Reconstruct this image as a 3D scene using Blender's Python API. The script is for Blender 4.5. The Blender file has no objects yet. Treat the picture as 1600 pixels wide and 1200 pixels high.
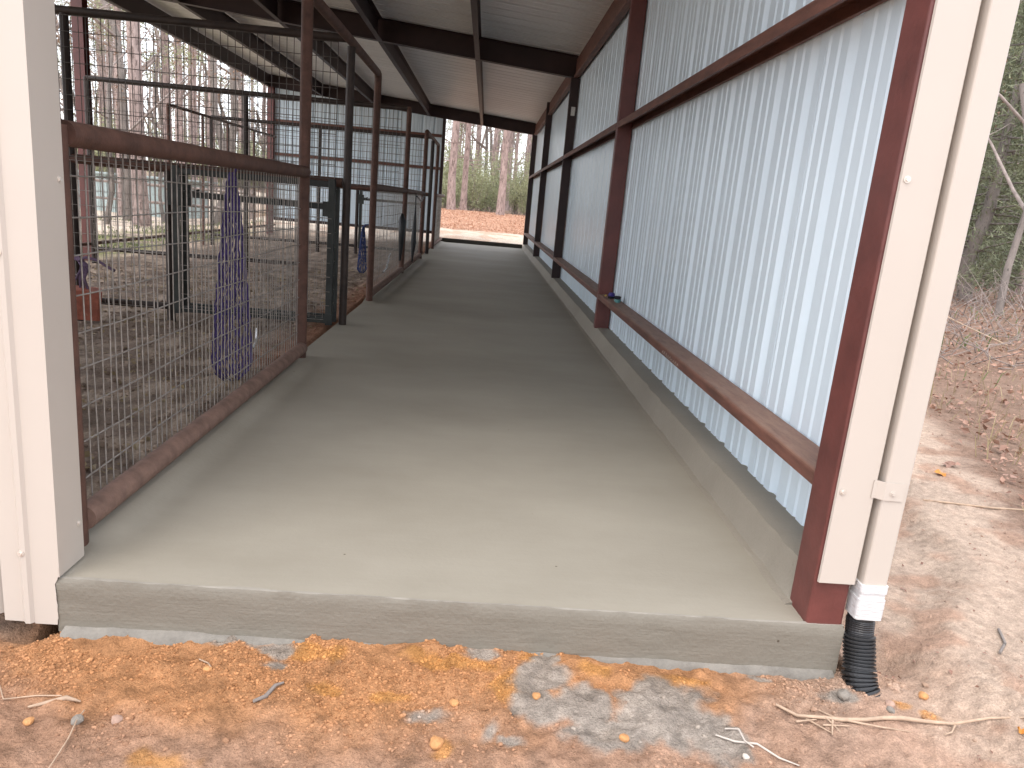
import bpy, bmesh, math, random
import numpy as np
from mathutils import Vector, Matrix, Quaternion

random.seed(11)
rng = np.random.default_rng(7)
sc = bpy.context.scene
COL = sc.collection

# ------------------------------------------------------------------ camera
R = [[0.9956802736863055, 0.07651455019767349, 0.05259578119974566],
     [-0.03291274013872856, -0.23882834510923545, 0.9705038758855858],
     [0.08681903091214702, -0.9680426360344009, -0.23527836851492318]]
H = 1.5
cam_d = bpy.data.cameras.new('camera')
cam = bpy.data.objects.new('camera', cam_d)
COL.objects.link(cam)
cam.matrix_world = Matrix(((R[0][0], -R[0][1], -R[0][2], 0), (R[1][0], -R[1][1], -R[1][2], 0),
                           (R[2][0], -R[2][1], -R[2][2], H), (0, 0, 0, 1)))
cam_d.sensor_width = 36
cam_d.lens = 1151.02 / 1600 * 36
cam_d.clip_start = 0.05
cam_d.clip_end = 2000
sc.camera = cam

# ------------------------------------------------------------------ light
SUN_EL, SUN_AZ = math.radians(62), math.radians(205)      # soft overcast light from behind the camera
w = bpy.data.worlds.new('World')
sc.world = w
w.use_nodes = True
nt = w.node_tree
nt.nodes.clear()
sky = nt.nodes.new('ShaderNodeTexSky')
sky.sky_type = 'NISHITA'
sky.sun_disc = False
sky.sun_elevation = SUN_EL
sky.sun_rotation = SUN_AZ
sky.air_density = 1.0
sky.dust_density = 3.0
mixw = nt.nodes.new('ShaderNodeMixRGB')
mixw.inputs[0].default_value = 0.62
mixw.inputs[2].default_value = (10.2, 10.3, 10.8, 1)        # cloud cover
bg = nt.nodes.new('ShaderNodeBackground')
bg.inputs[1].default_value = 0.15
wo = nt.nodes.new('ShaderNodeOutputWorld')
nt.links.new(sky.outputs[0], mixw.inputs[1])
nt.links.new(mixw.outputs[0], bg.inputs[0])
nt.links.new(bg.outputs[0], wo.inputs[0])
sl = bpy.data.lights.new('sun', 'SUN')
sl.energy = 0.5
sl.angle = math.radians(28)
sl.color = (1.0, 0.95, 0.88)
sun = bpy.data.objects.new('sun', sl)
COL.objects.link(sun)
sd = Vector((math.sin(SUN_AZ) * math.cos(SUN_EL), math.cos(SUN_AZ) * math.cos(SUN_EL), math.sin(SUN_EL)))
sun.rotation_euler = sd.to_track_quat('Z', 'Y').to_euler()
sun.location = (0, 0, 30)
sc.view_settings.view_transform = 'Standard'
sc.view_settings.look = 'None'
sc.view_settings.gamma = 1
sc.view_settings.use_curve_mapping = False
sc.view_settings.exposure = 1.15
sc.cycles.max_bounces = 10
sc.cycles.diffuse_bounces = 6

# ------------------------------------------------------------------ noise
def _hash(ix, iy, s):
    n = (ix.astype(np.int64) * 374761393 + iy.astype(np.int64) * 668265263 + s * 144665) & 0x7fffffff
    n = ((n ^ (n >> 13)) * 1274126177) & 0x7fffffff
    n = (n ^ (n >> 16)) & 0x7fffffff
    return n / float(0x7fffffff)

def vnoise(x, y, s=0):
    ix, iy = np.floor(x), np.floor(y)
    fx, fy = x - ix, y - iy
    fx = fx * fx * (3 - 2 * fx); fy = fy * fy * (3 - 2 * fy)
    a = _hash(ix, iy, s); b = _hash(ix + 1, iy, s); c = _hash(ix, iy + 1, s); d = _hash(ix + 1, iy + 1, s)
    return (a + (b - a) * fx) * (1 - fy) + (c + (d - c) * fx) * fy

def fbm(x, y, s=0, o=4, g=0.5):
    r = np.zeros_like(x, dtype=float); a = 1.0; t = 0
    for i in range(o):
        r += a * vnoise(x * 2 ** i + 13.7 * i, y * 2 ** i - 7.1 * i, s + i); t += a; a *= g
    return r / t

def sstep(a, b, x):
    t = np.clip((x - a) / (b - a), 0, 1)
    return t * t * (3 - 2 * t)

# ------------------------------------------------------------------ materials
def nodes_of(m):
    m.use_nodes = True
    return m.node_tree.nodes, m.node_tree.links

def mat(name, col, rough=0.6, var=0.15, scale=8.0, metal=0.0, bump=0.0, bscale=60.0, spots=None, spot_scale=30, spot_amt=0.62, stretch=(1, 1, 1), spec=0.5, coords='Object'):
    m = bpy.data.materials.new(name)
    n, l = nodes_of(m)
    b = n['Principled BSDF']
    b.inputs['Roughness'].default_value = rough
    b.inputs['Metallic'].default_value = metal
    b.inputs['Specular IOR Level'].default_value = spec
    tc = n.new('ShaderNodeTexCoord')
    mp = n.new('ShaderNodeMapping'); mp.inputs['Scale'].default_value = stretch
    l.new(tc.outputs[coords], mp.inputs[0])
    no = n.new('ShaderNodeTexNoise'); no.inputs['Scale'].default_value = scale; no.inputs['Detail'].default_value = 6
    no.inputs['Roughness'].default_value = 0.65
    l.new(mp.outputs[0], no.inputs['Vector'])
    cr = n.new('ShaderNodeValToRGB')
    c = np.array(col)
    cr.color_ramp.elements[0].position = 0.3; cr.color_ramp.elements[1].position = 0.7
    cr.color_ramp.elements[0].color = (*np.clip(c * (1 - var), 0, 1), 1)
    cr.color_ramp.elements[1].color = (*np.clip(c * (1 + var), 0, 1), 1)
    l.new(no.outputs[0], cr.inputs[0])
    out = cr.outputs[0]
    if spots is not None:
        n2 = n.new('ShaderNodeTexNoise'); n2.inputs['Scale'].default_value = spot_scale; n2.inputs['Detail'].default_value = 8
        n2.inputs['Roughness'].default_value = 0.75
        l.new(mp.outputs[0], n2.inputs['Vector'])
        c2 = n.new('ShaderNodeValToRGB')
        c2.color_ramp.elements[0].position = spot_amt; c2.color_ramp.elements[1].position = spot_amt + 0.06
        l.new(n2.outputs[0], c2.inputs[0])
        mx = n.new('ShaderNodeMixRGB'); mx.inputs[2].default_value = (*spots, 1)
        l.new(c2.outputs[0], mx.inputs[0]); l.new(out, mx.inputs[1]); out = mx.outputs[0]
    l.new(out, b.inputs['Base Color'])
    if bump > 0:
        nb = n.new('ShaderNodeTexNoise'); nb.inputs['Scale'].default_value = bscale; nb.inputs['Detail'].default_value = 6
        l.new(mp.outputs[0], nb.inputs['Vector'])
        bp = n.new('ShaderNodeBump'); bp.inputs['Strength'].default_value = bump; bp.inputs['Distance'].default_value = 0.01
        l.new(nb.outputs[0], bp.inputs['Height']); l.new(bp.outputs[0], b.inputs['Normal'])
    return m

M = {}
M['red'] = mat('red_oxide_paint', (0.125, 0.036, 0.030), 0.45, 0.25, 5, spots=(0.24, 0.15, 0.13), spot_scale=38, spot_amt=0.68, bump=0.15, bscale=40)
def dust_top_light(m, col, amt=0.75):  # dust tone on upward faces, also painting over their dark shading with lighter colour
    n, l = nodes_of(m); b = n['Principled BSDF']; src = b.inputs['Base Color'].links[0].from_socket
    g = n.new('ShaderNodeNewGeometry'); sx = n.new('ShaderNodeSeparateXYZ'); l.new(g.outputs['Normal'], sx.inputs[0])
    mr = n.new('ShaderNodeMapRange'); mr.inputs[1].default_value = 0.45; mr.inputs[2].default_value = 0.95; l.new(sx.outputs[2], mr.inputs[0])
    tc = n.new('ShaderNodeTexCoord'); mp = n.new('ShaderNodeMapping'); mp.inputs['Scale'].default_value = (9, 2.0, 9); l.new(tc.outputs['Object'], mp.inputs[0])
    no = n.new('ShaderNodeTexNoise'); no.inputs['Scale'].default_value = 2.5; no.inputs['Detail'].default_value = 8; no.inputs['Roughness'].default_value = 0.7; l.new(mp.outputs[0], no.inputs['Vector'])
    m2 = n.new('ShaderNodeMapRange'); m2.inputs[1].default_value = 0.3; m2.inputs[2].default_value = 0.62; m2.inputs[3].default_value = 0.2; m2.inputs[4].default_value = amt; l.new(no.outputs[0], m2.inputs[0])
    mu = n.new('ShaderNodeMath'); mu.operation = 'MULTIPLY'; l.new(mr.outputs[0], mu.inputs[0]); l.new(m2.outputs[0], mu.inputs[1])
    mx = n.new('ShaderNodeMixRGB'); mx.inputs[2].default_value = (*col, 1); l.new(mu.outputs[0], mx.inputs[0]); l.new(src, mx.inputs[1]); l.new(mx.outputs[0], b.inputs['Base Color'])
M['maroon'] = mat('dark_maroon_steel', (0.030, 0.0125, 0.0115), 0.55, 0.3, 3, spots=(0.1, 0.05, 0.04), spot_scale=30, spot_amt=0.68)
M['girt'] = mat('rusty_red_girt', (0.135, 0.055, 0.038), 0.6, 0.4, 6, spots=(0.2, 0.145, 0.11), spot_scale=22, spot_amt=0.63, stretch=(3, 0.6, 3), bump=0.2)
dust_top_light(M['girt'], (0.28, 0.17, 0.12), 0.9)
M['pipe'] = mat('rusted_pipe', (0.10, 0.047, 0.032), 0.7, 0.4, 9, spots=(0.2, 0.12, 0.085), spot_scale=26, spot_amt=0.64, bump=0.25, bscale=120)
M['pipe_dusty'] = mat('dusty_rusted_pipe', (0.20, 0.12, 0.09), 0.85, 0.3, 12, spots=(0.26, 0.2, 0.16), spot_scale=60, spot_amt=0.66, bump=0.3, bscale=140)
M['pipe_dark'] = mat('dark_painted_pipe', (0.036, 0.023, 0.018), 0.6, 0.4, 8, spots=(0.11, 0.1, 0.09), spot_scale=25, spot_amt=0.68)
M['gate'] = mat('worn_green_black_gate', (0.03, 0.034, 0.031), 0.55, 0.4, 8, spots=(0.15, 0.13, 0.11), spot_scale=14, spot_amt=0.66)
M['wire'] = mat('galvanised_wire', (0.30, 0.27, 0.24), 0.5, 0.3, 20, metal=0.2, spots=(0.2, 0.13, 0.09), spot_scale=30, spot_amt=0.6)
M['wire_dark'] = mat('sky_silhouette_wire', (0.11, 0.095, 0.085), 0.6, 0.3, 20)  # darker wire copy; silhouette against bright sky put into the colour
M['white'] = mat('white_ribbed_sheet', (0.68, 0.785, 0.855), 0.30, 0.05, 1.2, spots=(0.5, 0.48, 0.44), spot_scale=16, spot_amt=0.79, stretch=(1, 1, 0.35))
M['roof'] = mat('roof_sheet_underside', (0.72, 0.71, 0.70), 0.40, 0.08, 1.0, stretch=(0.3, 1, 1))
M['cream'] = mat('cream_trim_paint', (0.51, 0.452, 0.393), 0.45, 0.025, 1.5, spots=(0.47, 0.40, 0.34), spot_scale=7, spot_amt=0.80)
M['screw'] = mat('screw_head', (0.68, 0.62, 0.55), 0.3, 0.1, 50, metal=0.4)
M['tape'] = mat('white_tape', (0.60, 0.595, 0.59), 0.4, 0.05, 30, bump=0.5, bscale=25, stretch=(1, 1, 5))
M['black'] = mat('black_plastic', (0.014, 0.014, 0.015), 0.42, 0.4, 25, spots=(0.12, 0.11, 0.1), spot_scale=45, spot_amt=0.66)
M['purple'] = mat('purple_cord', (0.058, 0.036, 0.15), 0.8, 0.35, 40)
M['blue'] = mat('blue_cord', (0.03, 0.05, 0.16), 0.8, 0.35, 40)
M['mauve'] = mat('faded_purple_rope', (0.13, 0.085, 0.14), 0.9, 0.3, 60, bump=0.5, bscale=200)
M['salt'] = mat('red_mineral_block', (0.40, 0.13, 0.085), 0.7, 0.3, 10, spots=(0.4, 0.24, 0.18), spot_scale=16, spot_amt=0.62, bump=0.4, bscale=30)
M['teal'] = mat('teal_brush_back', (0.10, 0.28, 0.28), 0.5, 0.2, 20)
M['brushp'] = mat('purple_brush_back', (0.05, 0.03, 0.2), 0.5, 0.2, 20)
M['bristle'] = mat('dark_bristles', (0.02, 0.02, 0.03), 0.8, 0.4, 200)
M['yellow'] = mat('yellow_plastic', (0.55, 0.36, 0.08), 0.5, 0.1, 20)
M['chalk'] = mat('chalk', (0.42, 0.35, 0.30), 0.9, 0.3, 60)
M['tag'] = mat('paper_tag', (0.62, 0.6, 0.56), 0.7, 0.1, 40)
M['chrome'] = mat('bright_snap', (0.75, 0.75, 0.75), 0.2, 0.05, 20, metal=0.8)
M['board'] = mat('dark_timber', (0.045, 0.04, 0.03), 0.8, 0.4, 12, stretch=(0.4, 4, 4))
M['bark'] = mat('pine_bark', (0.34, 0.26, 0.235), 0.95, 0.4, 7, spots=(0.17, 0.125, 0.11), spot_scale=9, spot_amt=0.52, stretch=(1, 1, 0.3), bump=0.8, bscale=14)
M['bark2'] = mat('grey_bark', (0.20, 0.17, 0.15), 0.95, 0.4, 6, spots=(0.08, 0.07, 0.06), spot_scale=12, spot_amt=0.56, stretch=(1, 1, 0.3), bump=0.6, bscale=18)
M['twig'] = mat('bare_twigs', (0.27, 0.22, 0.195), 0.95, 0.4, 4)
M['rootw'] = mat('bleached_root', (0.52, 0.46, 0.40), 0.8, 0.15, 20)
M['stick'] = mat('pale_dead_wood', (0.42, 0.30, 0.21), 0.85, 0.25, 20, bump=0.4, bscale=60)
M['teal_sheet'] = mat('pale_teal_sheet', (0.34, 0.41, 0.40), 0.5, 0.08, 2, stretch=(1, 1, 6))
M['leaf_orange'] = mat('orange_leaf', (0.5, 0.2, 0.03), 0.6, 0.3, 30)

def foliage(name, c1, c2, tr=0.25):
    m = bpy.data.materials.new(name)
    n, l = nodes_of(m)
    b = n['Principled BSDF']; b.inputs['Roughness'].default_value = 0.6
    g = n.new('ShaderNodeNewGeometry')
    no = n.new('ShaderNodeTexNoise'); no.inputs['Scale'].default_value = 1.1; no.inputs['Detail'].default_value = 3
    tc = n.new('ShaderNodeTexCoord'); l.new(tc.outputs['Object'], no.inputs['Vector'])
    ad = n.new('ShaderNodeMath'); ad.operation = 'ADD'
    mu = n.new('ShaderNodeMath'); mu.operation = 'MULTIPLY'; mu.inputs[1].default_value = 0.5
    l.new(g.outputs['Random Per Island'], mu.inputs[0]); l.new(mu.outputs[0], ad.inputs[0])
    m2 = n.new('ShaderNodeMath'); m2.operation = 'MULTIPLY_ADD'; m2.inputs[1].default_value = 1.6; m2.inputs[2].default_value = -0.55
    l.new(no.outputs[0], m2.inputs[0]); l.new(m2.outputs[0], ad.inputs[1])
    cr = n.new('ShaderNodeValToRGB'); cr.color_ramp.elements[0].color = (*c1, 1); cr.color_ramp.elements[1].color = (*c2, 1)
    l.new(ad.outputs[0], cr.inputs[0]); l.new(cr.outputs[0], b.inputs['Base Color'])
    t = n.new('ShaderNodeBsdfTranslucent'); l.new(cr.outputs[0], t.inputs[0])
    mx = n.new('ShaderNodeMixShader'); mx.inputs[0].default_value = tr
    l.new(b.outputs[0], mx.inputs[1]); l.new(t.outputs[0], mx.inputs[2])
    l.new(mx.outputs[0], n['Material Output'].inputs[0])
    return m
M['needle'] = foliage('pine_needles', (0.08, 0.10, 0.035), (0.22, 0.24, 0.09))
M['cedar'] = foliage('cedar_foliage', (0.085, 0.10, 0.055), (0.26, 0.27, 0.16))
M['shrub'] = foliage('shrub_leaves', (0.20, 0.22, 0.12), (0.44, 0.45, 0.26))
M['litter'] = foliage('dead_leaves', (0.15, 0.07, 0.045), (0.46, 0.27, 0.19), 0.1)
M['straw_red'] = foliage('red_pine_straw', (0.36, 0.18, 0.11), (0.66, 0.43, 0.30), 0.1)
M['straw'] = foliage('dry_grass', (0.19, 0.14, 0.07), (0.42, 0.33, 0.19), 0.2)
M['grass'] = foliage('green_grass', (0.08, 0.11, 0.035), (0.2, 0.235, 0.095), 0.3)
M['brown_leaf'] = foliage('hanging_brown_leaves', (0.16, 0.09, 0.05), (0.34, 0.21, 0.14), 0.3)

# ground: soil colour is stored per vertex (kind of soil), with procedural grain on top
def ground_mat():
    m = bpy.data.materials.new('soil')
    n, l = nodes_of(m)
    b = n['Principled BSDF']; b.inputs['Roughness'].default_value = 0.95; b.inputs['Specular IOR Level'].default_value = 0.15
    at = n.new('ShaderNodeAttribute'); at.attribute_name = 'soil_kind'
    tc = n.new('ShaderNodeTexCoord')
    def noise(s, d=8, r=0.7):
        q = n.new('ShaderNodeTexNoise'); q.inputs['Scale'].default_value = s; q.inputs['Detail'].default_value = d; q.inputs['Roughness'].default_value = r
        l.new(tc.outputs['Object'], q.inputs['Vector']); return q
    n1 = noise(22); n2 = noise(160, 4); n3 = noise(4)
    def ramp(src, lo, hi, p0=0.3, p1=0.7):
        r = n.new('ShaderNodeValToRGB'); r.color_ramp.elements[0].position = p0; r.color_ramp.elements[1].position = p1
        r.color_ramp.elements[0].color = (lo, lo, lo, 1); r.color_ramp.elements[1].color = (hi, hi, hi, 1)
        l.new(src.outputs[0], r.inputs[0]); return r
    o = at.outputs['Color']
    for src, lo, hi in ((n1, 0.68, 1.25), (n2, 0.72, 1.27), (n3, 0.85, 1.15)):
        mx = n.new('ShaderNodeMixRGB'); mx.blend_type = 'MULTIPLY'; mx.inputs[0].default_value = 1
        l.new(o, mx.inputs[1]); l.new(ramp(src, lo, hi).outputs[0], mx.inputs[2]); o = mx.outputs[0]
    l.new(o, b.inputs['Base Color'])
    n4 = noise(70, 5, 0.6)
    ad0 = n.new('ShaderNodeMath'); ad0.operation = 'ADD'; l.new(n1.outputs[0], ad0.inputs[0]); l.new(n4.outputs[0], ad0.inputs[1])
    h2 = n.new('ShaderNodeMath'); h2.operation = 'MULTIPLY'; h2.inputs[1].default_value = 0.4; l.new(n2.outputs[0], h2.inputs[0])
    ad = n.new('ShaderNodeMath'); ad.operation = 'ADD'
    l.new(ad0.outputs[0], ad.inputs[0]); l.new(h2.outputs[0], ad.inputs[1])
    bp = n.new('ShaderNodeBump'); bp.inputs['Strength'].default_value = 0.9; bp.inputs['Distance'].default_value = 0.016
    l.new(ad.outputs[0], bp.inputs['Height']); l.new(bp.outputs[0], b.inputs['Normal'])
    return m
M['soil'] = ground_mat()

def clod_mat():
    m = bpy.data.materials.new('clods')
    n, l = nodes_of(m)
    b = n['Principled BSDF']; b.inputs['Roughness'].default_value = 0.95; b.inputs['Specular IOR Level'].default_value = 0.1
    at = n.new('ShaderNodeAttribute'); at.attribute_name = 'soil_kind'
    g = n.new('ShaderNodeNewGeometry')
    r = n.new('ShaderNodeValToRGB'); r.color_ramp.elements[0].color = (0.60, 0.57, 0.54, 1); r.color_ramp.elements[1].color = (1.15, 1.15, 1.15, 1)
    l.new(g.outputs['Random Per Island'], r.inputs[0])
    mx = n.new('ShaderNodeMixRGB'); mx.blend_type = 'MULTIPLY'; mx.inputs[0].default_value = 1
    l.new(at.outputs['Color'], mx.inputs[1]); l.new(r.outputs[0], mx.inputs[2]); l.new(mx.outputs[0], b.inputs['Base Color'])
    return m
M['clod'] = clod_mat()

def concrete_mat(name, col, fine=1.0):
    m = bpy.data.materials.new(name)
    n, l = nodes_of(m)
    b = n['Principled BSDF']; b.inputs['Roughness'].default_value = 0.62; b.inputs['Specular IOR Level'].default_value = 0.35
    tc = n.new('ShaderNodeTexCoord')
    mp = n.new('ShaderNodeMapping'); mp.inputs['Scale'].default_value = (0.45, 0.75, 1.0)
    l.new(tc.outputs['Object'], mp.inputs[0])
    a = n.new('ShaderNodeTexNoise'); a.inputs['Scale'].default_value = 1.1; a.inputs['Detail'].default_value = 7; a.inputs['Roughness'].default_value = 0.6
    l.new(mp.outputs[0], a.inputs['Vector'])
    st = n.new('ShaderNodeMapping'); st.inputs['Scale'].default_value = (2.0, 28.0, 28.0)
    l.new(tc.outputs['Object'], st.inputs[0])
    s = n.new('ShaderNodeTexNoise'); s.inputs['Scale'].default_value = 1.5; s.inputs['Detail'].default_value = 8; s.inputs['Roughness'].default_value = 0.7
    l.new(st.outputs[0], s.inputs['Vector'])
    r = n.new('ShaderNodeValToRGB'); c = np.array(col)
    r.color_ramp.elements[0].position = 0.3; r.color_ramp.elements[1].position = 0.72
    r.color_ramp.elements[0].color = (*(c * np.array((0.84, 0.83, 0.81))), 1); r.color_ramp.elements[1].color = (*(c * 1.12), 1)
    l.new(a.outputs[0], r.inputs[0])
    r2 = n.new('ShaderNodeValToRGB'); r2.color_ramp.elements[0].color = (0.955, 0.955, 0.955, 1); r2.color_ramp.elements[1].color = (1.035, 1.035, 1.035, 1)
    l.new(s.outputs[0], r2.inputs[0])
    mx = n.new('ShaderNodeMixRGB'); mx.blend_type = 'MULTIPLY'; mx.inputs[0].default_value = 1
    l.new(r.outputs[0], mx.inputs[1]); l.new(r2.outputs[0], mx.inputs[2])
    # a few dark pits and crumbs
    v = n.new('ShaderNodeTexVoronoi'); v.inputs['Scale'].default_value = 3.2
    l.new(tc.outputs['Object'], v.inputs['Vector'])
    r3 = n.new('ShaderNodeValToRGB'); r3.color_ramp.elements[0].position = 0.012; r3.color_ramp.elements[1].position = 0.02
    r3.color_ramp.elements[0].color = (0.35, 0.3, 0.25, 1); r3.color_ramp.elements[1].color = (1, 1, 1, 1)
    l.new(v.outputs['Distance'], r3.inputs[0])
    m3 = n.new('ShaderNodeMixRGB'); m3.blend_type = 'MULTIPLY'; m3.inputs[0].default_value = 1
    l.new(mx.outputs[0], m3.inputs[1]); l.new(r3.outputs[0], m3.inputs[2])
    l.new(m3.outputs[0], b.inputs['Base Color'])
    g = n.new('ShaderNodeTexNoise'); g.inputs['Scale'].default_value = 55; g.inputs['Detail'].default_value = 6
    l.new(tc.outputs['Object'], g.inputs['Vector'])
    ad = n.new('ShaderNodeMath'); ad.operation = 'ADD'
    l.new(g.outputs[0], ad.inputs[0]); l.new(s.outputs[0], ad.inputs[1])
    bp = n.new('ShaderNodeBump'); bp.inputs['Strength'].default_value = 0.10 * fine; bp.inputs['Distance'].default_value = 0.012
    l.new(ad.outputs[0], bp.inputs['Height']); l.new(bp.outputs[0], b.inputs['Normal'])
    return m
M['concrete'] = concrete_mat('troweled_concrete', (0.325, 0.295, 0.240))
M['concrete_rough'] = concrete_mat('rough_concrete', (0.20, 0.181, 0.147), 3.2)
M['lip_highlight'] = concrete_mat('painted_lip_highlight', (0.30, 0.275, 0.235), 2.0)  # bright lip line of the slab edge painted as a paler strip
M['kerb'] = concrete_mat('trowelled_kerb', (0.275, 0.245, 0.20), 3.0)
M['mortar'] = mat('grey_mortar', (0.20, 0.182, 0.155), 0.9, 0.2, 14, bump=0.8, bscale=40)

# ------------------------------------------------------------------ mesh builder
class MB:
    def __init__(self): self.v = []; self.f = []; self.s = []
    def add(self, vs, fs, smooth=False):
        o = len(self.v); self.v += [tuple(p) for p in vs]
        self.f += [tuple(i + o for i in q) for q in fs]; self.s += [smooth] * len(fs)
    def box(self, x0, x1, y0, y1, z0, z1):
        self.add([(x0, y0, z0), (x1, y0, z0), (x1, y1, z0), (x0, y1, z0), (x0, y0, z1), (x1, y0, z1), (x1, y1, z1), (x0, y1, z1)],
                 [(0, 3, 2, 1), (4, 5, 6, 7), (0, 1, 5, 4), (1, 2, 6, 5), (2, 3, 7, 6), (3, 0, 4, 7)])
    def prism(self, prof, p0, p1, u, v, smooth=False, caps=True):
        p0, p1, u, v = Vector(p0), Vector(p1), Vector(u), Vector(v)
        n = len(prof)
        vs = [p0 + u * a + v * b for a, b in prof] + [p1 + u * a + v * b for a, b in prof]
        fs = [(i, (i + 1) % n, n + (i + 1) % n, n + i) for i in range(n)]
        self.add(vs, fs, smooth)
        if caps: self.add(vs, [tuple(range(n - 1, -1, -1)), tuple(range(n, 2 * n))])
    def path(self, pts, rad, n=8, smooth=True, cap=True):
        pts = [Vector(p) for p in pts]
        if not hasattr(rad, '__len__'): rad = [rad] * len(pts)
        vs = []; prev = None
        for i, p in enumerate(pts):
            d = (pts[min(i + 1, len(pts) - 1)] - pts[max(i - 1, 0)])
            d = d.normalized() if d.length > 1e-9 else Vector((0, 0, 1))
            if prev is None:
                a = Vector((1, 0, 0)) if abs(d.x) < 0.8 else Vector((0, 1, 0))
                prev = d.cross(a).normalized()
            else:
                q = prev - d * prev.dot(d)
                prev = q.normalized() if q.length > 1e-6 else prev
            b = d.cross(prev)
            for k in range(n):
                t = 2 * math.pi * k / n
                vs.append(p + (prev * math.cos(t) + b * math.sin(t)) * rad[i])
        fs = []
        for i in range(len(pts) - 1):
            for k in range(n):
                fs.append((i * n + k, i * n + (k + 1) % n, (i + 1) * n + (k + 1) % n, (i + 1) * n + k))
        self.add(vs, fs, smooth)
        if cap:
            m = (len(pts) - 1) * n
            self.add(vs[:n], [tuple(range(n - 1, -1, -1))]); self.add(vs[m:], [tuple(range(n))])
    def tube(self, p0, p1, r, n=8, r1=None): self.path([p0, p1], [r, r if r1 is None else r1], n)
    def build(self, name, m, parent=None, loc=None):
        me = bpy.data.meshes.new(name)
        me.from_pydata(self.v, [], self.f)
        me.polygons.foreach_set('use_smooth', self.s)
        me.update()
        for mm in (m if isinstance(m, (list, tuple)) else [m]): me.materials.append(mm)
        o = bpy.data.objects.new(name, me)
        COL.objects.link(o)
        if parent is not None: o.parent = parent
        if loc is not None: o.location = loc
        return o

def np_mesh(name, V, F, m, parent=None, smooth=False):
    """V (n,3), F (k,s) with one face size."""
    me = bpy.data.meshes.new(name)
    V = np.asarray(V, dtype=np.float32); F = np.asarray(F, dtype=np.int32)
    me.vertices.add(len(V)); me.vertices.foreach_set('co', V.ravel())
    me.loops.add(F.size); me.loops.foreach_set('vertex_index', F.ravel())
    me.polygons.add(len(F)); me.polygons.foreach_set('loop_start', np.arange(len(F), dtype=np.int32) * F.shape[1])
    me.polygons.foreach_set('loop_total', np.full(len(F), F.shape[1], dtype=np.int32))
    me.polygons.foreach_set('use_smooth', np.full(len(F), smooth))
    me.update(calc_edges=True); me.validate()
    me.materials.append(m)
    o = bpy.data.objects.new(name, me); COL.objects.link(o)
    if parent is not None: o.parent = parent
    return o

def sharp(o, ang=0.5):
    o.data.set_sharp_from_angle(angle=ang)
    return o
def empty(name, loc=(0, 0, 0)):
    o = bpy.data.objects.new(name, None); COL.objects.link(o); o.location = loc; o.empty_display_size = 0.2
    return o
def tag(o, label=None, cat=None, group=None, kind=None):
    if label: o['label'] = label
    if cat: o['category'] = cat
    if group: o['group'] = group
    if kind: o['kind'] = kind
    return o
def copy_tree(o, parent=None):
    c = o.copy(); COL.objects.link(c)
    if parent is not None: c.parent = parent
    for ch in o.children: copy_tree(ch, c)
    return c
def rrect(x0, x1, y0, y1, r, k=3):
    P = []
    for cx, cy, a0 in ((x1 - r, y1 - r, 0), (x0 + r, y1 - r, 90), (x0 + r, y0 + r, 180), (x1 - r, y0 + r, 270)):
        for i in range(k + 1):
            a = math.radians(a0 + 90 * i / k); P.append((cx + r * math.cos(a), cy + r * math.sin(a)))
    return P

# ================================================================== GROUND
def g_base(x, y):
    x = np.asarray(x, float); y = np.asarray(y, float)
    front = -0.215 - 0.02 * np.clip(2.4 - y, 0, 3) + 0.022 * sstep(-1.2, -0.2, x) * (1 - sstep(0.2, 1.0, x)) * sstep(2.0, 2.5, y)
    pen = -0.035 - 0.06 * np.clip(-1.75 - x, 0, 3.0) - 0.02 * np.clip(-5 - x, 0, 6)
    right = -0.225 + 0.02 * np.clip(x - 1.7, 0, 3) + 0.055 * np.clip(x - 5, 0, 30) - 0.03 * np.clip(x - 35, 0, 100)
    far = -0.02 + 0.30 * sstep(27.3, 32, y) + 0.62 * sstep(33, 46, y) + 0.004 * np.clip(y - 46, 0, 300)
    wl = 1 - sstep(-1.75, -1.55, x)
    inpen = wl * sstep(2.62, 2.80, y)
    z = front * (1 - inpen) + pen * inpen
    wr = sstep(1.58, 1.75, x) * sstep(2.0, 3.0, y) + sstep(1.9, 3.5, x) * (1 - sstep(2.0, 3.0, y))
    z = z * (1 - wr) + right * wr
    wf = sstep(26.9, 27.6, y) * (1 - sstep(6, 14, x)) * sstep(-14, -8, x)
    z = z * (1 - wf) + far * wf
    wf2 = sstep(30, 46, y)
    z = z * (1 - wf2) + far * wf2
    left = -0.38 + 0.0 * x + 0.7 * sstep(30, 60, -x)
    wl2 = 1 - sstep(-12, -8.5, x)
    wl2 = wl2 * (1 - sstep(30, 46, y))
    z = z * (1 - wl2) + left * wl2
    slab = sstep(-1.62, -1.56, x) * (1 - sstep(1.58, 1.62, x)) * sstep(2.57, 2.62, y) * (1 - sstep(26.95, 27.0, y))
    z = z * (1 - slab) + (-0.45) * slab
    return z

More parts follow.
